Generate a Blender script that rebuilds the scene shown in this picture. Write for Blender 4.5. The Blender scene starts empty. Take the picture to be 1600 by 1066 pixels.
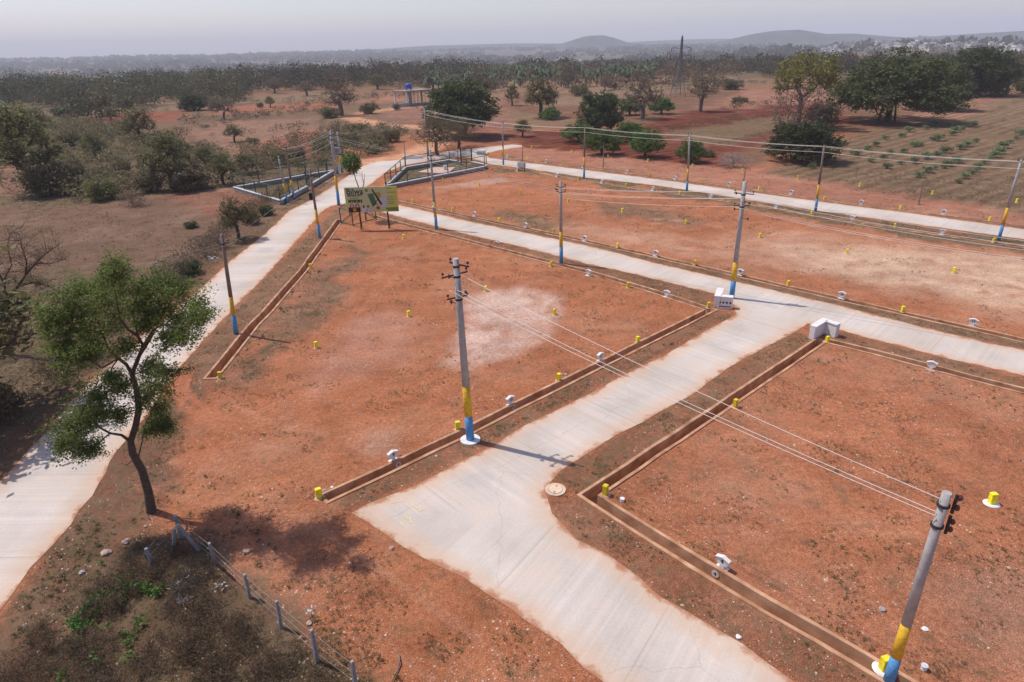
import bpy, bmesh, math, random
import numpy as np
from mathutils import Vector, Matrix
from mathutils.geometry import delaunay_2d_cdt

SC = bpy.context.scene
COL = SC.collection
R = math.radians
random.seed(7)
RNG = np.random.default_rng(11)

# ------------------------------------------------------------------ camera
F = 1022.0; CX, CY = 800.0, 533.0; CH = 15.0
cam_d = bpy.data.cameras.new('camera'); cam = bpy.data.objects.new('camera', cam_d); COL.objects.link(cam)
cam_d.sensor_width = 36; cam_d.lens = 36 * F / 1600; cam_d.clip_start = 0.1; cam_d.clip_end = 30000
MC = Matrix.Translation((0, 0, CH)) @ Matrix.Rotation(R(90 - 24.3), 4, 'X') @ Matrix.Rotation(R(-1.4), 4, 'Z')
cam.matrix_world = MC
SC.camera = cam
M3 = MC.to_3x3(); FWD = M3 @ Vector((0, 0, -1)); CAM = Vector((0, 0, CH))

# ------------------------------------------------------------------ world, sun, exposure
w = bpy.data.worlds.new('World'); SC.world = w; w.use_nodes = True
SUN_DIR = Vector((4.26, -1.95, -7.9)).normalized()          # direction the light travels
sun_el = math.asin(-SUN_DIR.z); sun_az = math.atan2(-SUN_DIR.x, -SUN_DIR.y)
nt = w.node_tree; bg = nt.nodes['Background']
sky = nt.nodes.new('ShaderNodeTexSky'); sky.sky_type = 'NISHITA'; sky.sun_disc = False
sky.sun_elevation = sun_el; sky.sun_rotation = sun_az; sky.dust_density = 1.5; sky.air_density = 1.0; sky.ozone_density = 1.5; sky.altitude = 700
tint = nt.nodes.new('ShaderNodeMix'); tint.data_type = 'RGBA'; tint.blend_type = 'MULTIPLY'
tint.inputs[0].default_value = 1.0; tint.inputs[7].default_value = (1.06, 0.93, .95, 1)
nt.links.new(sky.outputs[0], tint.inputs[6]); nt.links.new(tint.outputs[2], bg.inputs[0]); bg.inputs[1].default_value = 0.14
sl = bpy.data.lights.new('sun', 'SUN'); sl.energy = 3.6; sl.angle = R(0.53); sl.color = (1.0, 0.93, 0.835)
so = bpy.data.objects.new('sun', sl); COL.objects.link(so); so.rotation_euler = SUN_DIR.to_track_quat('-Z', 'Y').to_euler()
SC.view_settings.view_transform = 'Standard'; SC.view_settings.look = 'None'; SC.view_settings.gamma = 1
SC.view_settings.exposure = 0.14
SC.cycles.volume_bounces = 2

# ------------------------------------------------------------------ geometry of the view (measuring the site from the photo)
def ray(px, py): return M3 @ Vector(((px - CX) / F, -(py - CY) / F, -1.0))
def G(px, py, z=0.0):
    d = ray(px, py); k = (z - CH) / d.z
    return Vector((d.x * k, d.y * k, z))
def above(base, px, py):                       # the point seen at px,py standing in the same distance as base
    d = ray(px, py); k = base.y / d.y
    return CAM + d * k
def mpp(p): return (Vector(p) - CAM).dot(FWD) / F
def to_px(p):
    q = MC.inverted() @ Vector(p); return (CX + F * q.x / -q.z, CY - F * q.y / -q.z)

# ------------------------------------------------------------------ noise
def _h(ix, iy, s):
    n = (ix.astype(np.int64) * 374761393 + iy.astype(np.int64) * 668265263 + s * 1442695041) & 0xffffffff
    n = ((n ^ (n >> 13)) * 1274126177) & 0xffffffff
    return ((n ^ (n >> 16)) & 0xffff) / 65535.0
def vnoise(x, y, s=0):
    ix, iy = np.floor(x), np.floor(y); fx, fy = x - ix, y - iy
    fx = fx * fx * (3 - 2 * fx); fy = fy * fy * (3 - 2 * fy)
    a, b, c, d = _h(ix, iy, s), _h(ix + 1, iy, s), _h(ix, iy + 1, s), _h(ix + 1, iy + 1, s)
    return (a * (1 - fx) + b * fx) * (1 - fy) + (c * (1 - fx) + d * fx) * fy
def fbm(x, y, s=0, o=4):
    r = 0; a = .5; t = 0
    for i in range(o):
        r = r + a * vnoise(x * 2 ** i, y * 2 ** i, s + i); t += a; a *= .5
    return r / t
def sst(a, b, x): t = np.clip((x - a) / (b - a), 0, 1); return t * t * (3 - 2 * t)
def inside(P, poly):
    x, y = P[:, 0], P[:, 1]; r = np.zeros(len(P), bool); n = len(poly)
    for i in range(n):
        x0, y0 = poly[i]; x1, y1 = poly[(i + 1) % n]
        if y0 == y1: continue
        c = ((y0 > y) != (y1 > y)) & (x < (x1 - x0) * (y - y0) / (y1 - y0) + x0); r ^= c
    return r
def pdist(P, poly, closed=True):
    d = np.full(len(P), 1e9); n = len(poly)
    for i in range(n if closed else n - 1):
        a = np.array(poly[i]); b = np.array(poly[(i + 1) % n]); ab = b - a
        t = np.clip(((P - a) @ ab) / max(ab @ ab, 1e-9), 0, 1)
        d = np.minimum(d, np.hypot(*(P - a - t[:, None] * ab).T))
    return d
def terrain(x, y):
    r = np.hypot(x, y)
    tx_, ty_ = 1500 * math.sin(.545), 1500 * math.cos(.545)
    return 24 * np.exp(-((x - tx_) ** 2 + (y - ty_) ** 2) / (2 * 300. ** 2)) - 26 * sst(330, 1000, r) + 24 * sst(1900, 4200, r) * (0.75 + 0.5 * fbm(x / 900, y / 900, 5, 2))

# ------------------------------------------------------------------ materials
def mat(name, col, rough=.85, var=.15, scale=3.0, bump=0.0, col2=None, detail=5, spec=.25, attr=None, translucent=0, objvar=0, metallic=0):
    m = bpy.data.materials.new(name); m.use_nodes = True; N = m.node_tree.nodes; L = m.node_tree.links
    b = N['Principled BSDF']; b.inputs['Roughness'].default_value = rough; b.inputs['Specular IOR Level'].default_value = spec
    b.inputs['Metallic'].default_value = metallic
    tc = N.new('ShaderNodeTexCoord'); no = N.new('ShaderNodeTexNoise'); no.inputs['Scale'].default_value = scale; no.inputs['Detail'].default_value = detail
    L.new(tc.outputs['Object'], no.inputs['Vector'])
    mx = N.new('ShaderNodeMix'); mx.data_type = 'RGBA'
    c2 = col2 or tuple(min(1, c * (1 + var)) for c in col); c1 = tuple(c * (1 - var) for c in col)
    mx.inputs[6].default_value = (*c1, 1); mx.inputs[7].default_value = (*c2, 1)
    mr = N.new('ShaderNodeMapRange'); mr.inputs[1].default_value = .3; mr.inputs[2].default_value = .7
    src = no.outputs['Fac']
    if attr:
        at = N.new('ShaderNodeAttribute'); at.attribute_name = attr; src = at.outputs['Fac']; mr.inputs[1].default_value = 0; mr.inputs[2].default_value = 1
    L.new(src, mr.inputs[0]); L.new(mr.outputs[0], mx.inputs[0])
    out = mx.outputs[2]
    if objvar:
        oi = N.new('ShaderNodeObjectInfo'); hs = N.new('ShaderNodeHueSaturation')
        m1 = N.new('ShaderNodeMapRange'); m1.inputs[3].default_value = 1 - objvar; m1.inputs[4].default_value = 1 + objvar
        L.new(oi.outputs['Random'], m1.inputs[0]); L.new(m1.outputs[0], hs.inputs['Value'])
        m2 = N.new('ShaderNodeMapRange'); m2.inputs[3].default_value = .485; m2.inputs[4].default_value = .515
        L.new(oi.outputs['Random'], m2.inputs[0]); L.new(m2.outputs[0], hs.inputs['Hue'])
        L.new(out, hs.inputs['Color']); out = hs.outputs[0]
    L.new(out, b.inputs['Base Color'])
    if bump:
        bp = N.new('ShaderNodeBump'); bp.inputs['Strength'].default_value = bump; bp.inputs['Distance'].default_value = .02
        L.new(no.outputs['Fac'], bp.inputs['Height']); L.new(bp.outputs[0], b.inputs['Normal'])
    if translucent:
        tr = N.new('ShaderNodeBsdfTranslucent'); L.new(out, tr.inputs[0]); ms = N.new('ShaderNodeMixShader'); ms.inputs[0].default_value = translucent
        L.new(b.outputs[0], ms.inputs[1]); L.new(tr.outputs[0], ms.inputs[2]); L.new(ms.outputs[0], N['Material Output'].inputs[0])
    return m
def leafm(name, c, c2=None, t=.3): return mat(name, c, .6, .35, attr='rnd', col2=c2, translucent=t, objvar=.18, spec=.3)
M_ = dict(
    bright=mat('fresh white paint', (.84, .83, .81), .7, .05, 3, 0),
    lemonfade=mat('faded yellow paint', (.66, .52, .26), .8, .15, 12, 0),
    footing=mat('dusty cement', (.55, .36, .27), .9, .2, 6, .2),
    concrete=mat('pole concrete', (.36, .345, .34), .9, .16, 5, .3),
    rust=mat('rusty concrete', (.22, .16, .14), .9, .25, 4, .3),
    yellow=mat('yellow paint', (.66, .40, .03), .6, .22, 9, .1, detail=8),
    blue=mat('blue paint', (.09, .28, .55), .6, .25, 9, .1, detail=8),
    lemon=mat('lemon paint', (.80, .66, .03), .55, .2, 14, .1, objvar=.15),
    white=mat('white paint', (.72, .69, .68), .7, .12, 9, .1, detail=8),
    whiteold=mat('weathered white paint', (.72, .70, .69), .7, .12, 5, .2),
    iron=mat('dark iron', (.035, .03, .03), .6, .3, 10, spec=.4),
    insul=mat('brown porcelain', (.09, .035, .03), .25, .2, 10, spec=.5),
    wire=mat('aluminium wire', (.72, .70, .66), .45, .06, 2, spec=.5),
    wiredim=mat('dull wire', (.34, .33, .32), .5, .06, 2, spec=.5),
    green=mat('green paint', (.015, .07, .045), .5, .2, 6, spec=.4),
    drain=mat('mud stained concrete', (.38, .18, .09), .9, .2, 1.6, .5, col2=(.63, .38, .235), detail=8),
    drainin=mat('mud stained drain floor', (.44, .21, .11), .95, .3, 2.2, .5, detail=8),
    blackp=mat('black paint', (.02, .02, .025), .6, .2, 10),
    stone=mat('granite post', (.27, .265, .275), .85, .25, 14, .5),
    rock=mat('rock', (.42, .32, .27), .9, .3, 8, .6),
    cement=mat('cement render', (.27, .24, .22), .9, .2, 2, .3),
    slab=mat('red tinted slab', (.55, .40, .33), .9, .15, 2, .2),
    bark=mat('bark', (.10, .07, .055), .95, .35, 9, .8),
    barkpale=mat('pale bark', (.20, .16, .135), .95, .3, 6, .6),
    twig=mat('grey twigs', (.17, .125, .10), .95, .3, 6, .3),
    l_dark=leafm('dark green leaves', (.04, .065, .025), (.095, .13, .045), .4),
    l_mango=leafm('mango leaves', (.07, .14, .03), (.16, .25, .055), .42),
    l_olive=leafm('olive leaves', (.11, .12, .045), (.23, .21, .085), .42),
    l_brown=leafm('brown olive leaves', (.16, .12, .07), (.27, .20, .125), .4),
    l_grey=leafm('grey green leaves', (.12, .115, .06), (.26, .215, .12), .45),
    l_fg=leafm('acacia leaves', (.08, .12, .028), (.23, .29, .065), .44),
    l_lime=leafm('yellow green leaves', (.20, .22, .045), (.36, .36, .09)),
    l_bright=leafm('bright green leaves', (.10, .19, .04)),
    l_castor=leafm('castor leaves', (.14, .20, .09), (.27, .33, .17), .4),
    l_agave=leafm('agave leaves', (.10, .14, .12)),
    l_dry=leafm('dry brush', (.19, .135, .09), (.30, .22, .15), .4),
    l_pale=leafm('pale dry brush', (.30, .26, .25), t=.1),
    l_far=leafm('far tree leaves', (.045, .06, .03), (.14, .12, .07), .35),
    l_palm=leafm('palm fronds', (.045, .075, .035), (.095, .125, .065), .2),
    l_grass=leafm('verge grass', (.09, .085, .04), (.21, .17, .09), .3),
    l_tuft=leafm('green tufts', (.09, .10, .04), (.17, .18, .075), .4),
    l_weed=leafm('brown weeds', (.11, .08, .048), (.25, .18, .11), .4),
    l_straw=leafm('dry field grass', (.19, .15, .09), (.34, .27, .17), .3),
    pebble=mat('pebbles', (.42, .27, .20), .9, .3, 6, attr='rnd', col2=(.62, .47, .38)),
    housew=mat('house paint', (.70, .66, .62), .9, .15, .2, objvar=.2),
    roofr=mat('house roof', (.55, .42, .38), .9, .3, .2, objvar=.25),
    tank=mat('blue plastic tank', (.05, .10, .42), .5, .2, 2),
    plastic=mat('white plastic sheet', (.72, .68, .68), .5, .15, 9),
    plasticb=mat('blue plastic sheet', (.14, .34, .50), .5, .3, 9),
    pylon=mat('dull pylon steel', (.16, .16, .17), .7, .2, 2),
    steel=mat('galvanised steel', (.36, .37, .39), .6, .2, 2, metallic=.2),
)

# ------------------------------------------------------------------ object helpers
def raw(name, V, Fc, m, smooth=False, rnd=None, midx=None):
    me = bpy.data.meshes.new(name)
    V = np.asarray(V, np.float32)
    if isinstance(Fc, np.ndarray):
        n, k = Fc.shape
        me.vertices.add(len(V)); me.vertices.foreach_set('co', V.ravel())
        me.loops.add(n * k); me.loops.foreach_set('vertex_index', Fc.astype(np.int32).ravel())
        me.polygons.add(n); me.polygons.foreach_set('loop_start', np.arange(n, dtype=np.int32) * k)
        me.polygons.foreach_set('loop_total', np.full(n, k, np.int32)); me.update(calc_edges=True)
    else:
        me.from_pydata([tuple(v) for v in V], [], Fc)
    ms = m if isinstance(m, (list, tuple)) else [m]
    for q in ms: me.materials.append(q)
    if midx is not None: me.polygons.foreach_set('material_index', np.asarray(midx, np.int32))
    if smooth: me.polygons.foreach_set('use_smooth', np.ones(len(me.polygons), bool))
    if rnd is not None:
        a = me.attributes.new('rnd', 'FLOAT', 'FACE'); a.data.foreach_set('value', np.asarray(rnd, np.float32))
    me.update(); return me
def link(name, me, parent=None, loc=None, **kw):
    o = bpy.data.objects.new(name, me); COL.objects.link(o)
    if parent is not None: o.parent = parent
    if loc is not None: o.location = loc
    for k, v in kw.items(): o[k] = v
    return o
def thing(name, label, category, loc=(0, 0, 0), rz=0, group=None):
    o = bpy.data.objects.new(name, None); COL.objects.link(o); o.location = loc; o.rotation_euler = (0, 0, rz)
    o.empty_display_size = .3
    o['label'] = label; o['category'] = category
    if group: o['group'] = group
    return o
def tag(o, label, category, group=None):
    o['label'] = label; o['category'] = category
    if group: o['group'] = group
    return o
def copy_tree(root, loc=None, rz=None, scale=None, label=None, name=None, group=None):
    c = root.copy(); COL.objects.link(c)
    if name: c.name = name
    if loc is not None: c.location = loc
    if rz is not None: c.rotation_euler = (0, 0, rz)
    if scale is not None: c.scale = scale
    if label: c['label'] = label
    if group: c['group'] = group
    for ch in list(root.children):
        d = ch.copy(); COL.objects.link(d); d.parent = c
        for g in list(ch.children):
            e = g.copy(); COL.objects.link(e); e.parent = d
    return c
class MB:
    def __init__(s): s.v = []; s.f = []
    def add(s, V, Fs):
        n = len(s.v); s.v += [tuple(v) for v in V]; s.f += [tuple(i + n for i in f) for f in Fs]; return s
    def box(s, c, d, rz=0, M=None):
        c = Vector(c); d = Vector(d) / 2; ca, sa = math.cos(rz), math.sin(rz); V = []
        for z in (-1, 1):
            for x, y in ((-1, -1), (1, -1), (1, 1), (-1, 1)):
                q = Vector((x * d.x, y * d.y, z * d.z)); q = Vector((q.x * ca - q.y * sa, q.x * sa + q.y * ca, q.z)) + c
                V.append(M @ q if M else q)
        return s.add(V, [(3, 2, 1, 0), (4, 5, 6, 7), (0, 1, 5, 4), (1, 2, 6, 5), (2, 3, 7, 6), (3, 0, 4, 7)])
    def tube(s, pts, rad, n=8, cap=True):
        pts = [Vector(p) for p in pts]
        if not hasattr(rad, '__len__'): rad = [rad] * len(pts)
        V = []; prev = None
        for i, p in enumerate(pts):
            t = (pts[min(i + 1, len(pts) - 1)] - pts[max(i - 1, 0)])
            t = t.normalized() if t.length > 1e-9 else Vector((0, 0, 1))
            a = Vector((1, 0, 0)) if abs(t.x) < .9 else Vector((0, 1, 0))
            if prev is not None: a = prev
            u = (a - t * a.dot(t)).normalized(); prev = u; v = t.cross(u)
            for k in range(n):
                an = 2 * math.pi * k / n; V.append(p + (u * math.cos(an) + v * math.sin(an)) * rad[i])
        Fs = []
        for i in range(len(pts) - 1):
            for k in range(n):
                a = i * n + k; b = i * n + (k + 1) % n; Fs.append((a, b, b + n, a + n))
        if cap: Fs += [tuple(range(n - 1, -1, -1)), tuple((len(pts) - 1) * n + k for k in range(n))]
        return s.add(V, Fs)
    def prism(s, poly, z0, z1, M=None):
        n = len(poly); V = [Vector((p[0], p[1], z0)) for p in poly] + [Vector((p[0], p[1], z1)) for p in poly]
        if M: V = [M @ q for q in V]
        return s.add(V, [tuple(range(n - 1, -1, -1)), tuple(range(n, 2 * n))] + [(i, (i + 1) % n, (i + 1) % n + n, i + n) for i in range(n)])
    def build(s, name, m, parent=None, smooth=False, bevel=0, **kw):
        me = bpy.data.meshes.new(name); me.from_pydata(s.v, [], s.f); me.materials.append(m)
        if smooth: me.polygons.foreach_set('use_smooth', np.ones(len(me.polygons), bool))
        if bevel:
            b = bmesh.new(); b.from_mesh(me); bmesh.ops.bevel(b, geom=b.edges[:], offset=bevel, segments=2, affect='EDGES'); b.to_mesh(me); b.free()
        me.update()
        return link(name, me, parent, **kw)
def stuff(name, V, Fc, m, rnd=None, label=None, category=None, smooth=False):
    o = link(name, raw(name, V, Fc, m, smooth, rnd)); o['kind'] = 'stuff'; o['label'] = label; o['category'] = category; return o
def text_mesh(txt, size, m, name, parent, M, depth=.002, align='CENTER', bold=0):
    cu = bpy.data.curves.new(name, 'FONT'); cu.body = txt; cu.size = size; cu.extrude = depth; cu.align_x = align; cu.align_y = 'CENTER'; cu.offset = bold
    ob = bpy.data.objects.new('tmp', cu); COL.objects.link(ob)
    dg = bpy.context.evaluated_depsgraph_get(); me = bpy.data.meshes.new_from_object(ob.evaluated_get(dg))
    bpy.data.objects.remove(ob); me.transform(M); me.materials.clear(); me.materials.append(m)
    o = link(name, me, parent); return o

# ------------------------------------------------------------------ roads (traced along their edges)
road_px = [(-260, 960), (0, 752), (78, 669), (140, 595), (230, 519), (301, 462), (365, 404), (416, 364), (451, 330), (492, 309), (517, 293),
 (548, 272), (563, 261), (575, 256), (590, 252), (628, 250), (668, 245), (701, 236), (752, 231), (800, 226), (815, 227), (817, 229.5), (778, 235.5),
 (758, 241), (765, 247), (816, 253.5), (917, 266), (1029, 280.5), (1140, 296), (1285, 315.7), (1431, 334.3), (1600, 358.5), (1900, 402),
 (1900, 424), (1600, 374.5), (1431, 351), (1285, 331), (1140, 308), (1029, 290.7), (917, 278), (816, 262.5), (766, 257), (745, 250), (722, 245), (700, 246.5), (668, 252), (630, 259),
 (603, 270), (581, 287), (566, 297), (575, 306), (622, 320), (740, 347.7), (841, 368), (943, 390), (1040, 415), (1140, 438), (1236, 460), (1329, 482), (1434, 510), (1538, 535), (1600, 546), (1950, 618),
 (1950, 676), (1600, 588), (1481, 561), (1397, 539), (1310, 516), (1262, 506), (1242, 519), (1200, 541), (1138, 575), (1081, 618), (1039, 640), (969, 677),
 (907, 716), (876, 736), (862, 752), (852, 768), (863, 803), (900, 843), (949, 866), (1001, 904), (1058, 947), (1116, 981), (1200, 1037), (1300, 1103), (1560, 1275),
 (1200, 1330), (1010, 1128), (943, 1066), (912, 1044), (877, 1007), (817, 967), (800, 953), (722, 901), (687, 886), (650, 866), (630, 855), (575, 817), (549, 802), (578, 786), (647, 760),
 (718, 722), (774, 696), (800, 677), (884, 634), (974, 587), (1039, 556), (1110, 513), (1150, 492), (1148, 478), (1122, 461), (993, 429), (917, 413), (841, 392.5), (740, 369), (622, 339), (588, 330),
 (545, 321), (530, 319), (517, 323), (502, 332), (482, 357), (459, 382), (416, 431), (396, 451), (367, 479), (324, 528), (282, 573), (230, 650), (182, 706),
 (144, 776), (111, 820), (80, 855), (48, 887), (13, 938), (-110, 1080)]
def densify(P, step, close=True, jit=.0):
    out = []; n = len(P)
    for i in range(n if close else n - 1):
        a = np.array(P[i]); b = np.array(P[(i + 1) % n]); k = max(1, int(np.hypot(*(b - a)) / step))
        for j in range(k):
            q = a + (b - a) * j / k
            if jit and j: q = q + RNG.normal(0, jit, 2)
            out.append(tuple(q))
    if not close: out.append(tuple(P[-1]))
    return out
road_w = densify([tuple(G(*p).xy) for p in road_px], .7, jit=.035)
ROAD = np.array(road_w)

# ------------------------------------------------------------------ drains
def offset(P, d):
    P = [np.array(p, float) for p in P]; out = []
    for i, p in enumerate(P):
        ns = []
        if i: t = p - P[i - 1]; t /= np.hypot(*t); ns.append(np.array((-t[1], t[0])))
        if i < len(P) - 1: t = P[i + 1] - p; t /= np.hypot(*t); ns.append(np.array((-t[1], t[0])))
        n = sum(ns); n /= np.hypot(*n); out.append(p + n * d / max(.35, n @ ns[0]))
    return out
drain_px = [
 ('open drain between the centre plot and the cross road, turning at the white block',
  [(509, 779), (600, 737), (726, 677), (800, 639), (957, 561), (1110, 485), (1041, 462), (981, 444), (917, 425), (862, 411), (740, 379.5), (619, 348), (583, 338)], .43, .5),
 ('open drain along the left road, ending beside a yellow stone', [(531, 344), (503, 382), (473, 424), (417, 488), (396, 509), (330, 591)], .5, .45),
 ('deep drain round the near right plot, with a sharp corner by the manhole', [(1283, 532), (1200, 588), (948, 757), (921, 775), (1087, 880), (1200, 948), (1385, 1055), (1500, 1123), (1760, 1285)], .42, .5),
 ('drain behind the white corner block running to the right edge', [(1292, 533), (1369, 552), (1448, 573), (1600, 612), (1800, 662)], .45, .45),
 ('narrow drain along the far side of the middle road', [(622, 315.5), (740, 341), (882, 370), (1024, 401.5), (1150, 430.5), (1314, 468.5), (1440, 497), (1519, 514.5), (1600, 533), (1850, 590)], .42, .4),
 ('thin drain on the near side of the back road', [(824, 267), (905, 281.5), (978, 292.5), (1063, 304.5), (1163, 318.5), (1268, 336.5), (1398, 357), (1553, 380), (1800, 416)], .38, .35),
 ('thin drain on the far side of the back road', [(792, 247.7), (882, 259.2), (944, 267.2), (1016, 276), (1096, 286.5), (1186, 299), (1288, 313.6), (1406, 328.8), (1546, 347), (1800, 380)], .38, .35)]
drains = []; holes = []
for lb, px, wd, dp in drain_px:
    C = densify([tuple(G(*p).xy) for p in px], 1.5, False, jit=.012)
    L_, R_ = offset(C, wd / 2 + .06), offset(C, -wd / 2 - .06)
    holes.append([tuple(q) for q in L_] + [tuple(q) for q in R_[::-1]]); drains.append((lb, C, wd, dp))
for lb, C, wd, dp in drains:
    t = thing('drainage_channel', lb, 'drain', (0, 0, 0), group='open storm drains of the layout')
    a = [offset(C, s * wd / 2) for s in (1, -1)]; b = [offset(C, s * (wd / 2 + .13)) for s in (1, -1)]
    for k in range(2):
        m = MB(); V = []
        for i in range(len(C)):
            for q, z in ((a[k][i], -dp), (a[k][i], .045), (b[k][i], .045), (b[k][i], -dp)): V.append((q[0], q[1], z + (RNG.normal(0, .010) if z > 0 else 0)))
        Fs = [(i * 4 + j, i * 4 + (j + 1) % 4, i * 4 + 4 + (j + 1) % 4, i * 4 + 4 + j) for i in range(len(C) - 1) for j in range(4)]
        n = (len(C) - 1) * 4
        m.add(V, Fs + [(0, 3, 2, 1), (n, n + 1, n + 2, n + 3)]).build('channel_wall', M_['drain'], t)
    V = []
    for i in range(len(C)): V += [(*a[0][i], -dp + .004), (*a[1][i], -dp + .004)]
    MB().add(V, [(2 * i, 2 * i + 1, 2 * i + 3, 2 * i + 2) for i in range(len(C) - 1)]).build('channel_floor', M_['drainin'], t)
    for e, f in ((0, 1), (-1, -2)):
        m = MB(); c = np.array(C[e]); d = c - np.array(C[f]); d /= np.hypot(*d); an = math.atan2(d[1], d[0])
        m.box((*(c + d * .07), -dp / 2 + .02), (.13, wd + .26, dp + .03), an)
        m.build('end_wall', M_['drain'], t)

# ------------------------------------------------------------------ ground sheet with the drains cut out
def Zp(*pts): return [tuple(G(*p).xy) for p in pts]
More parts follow.
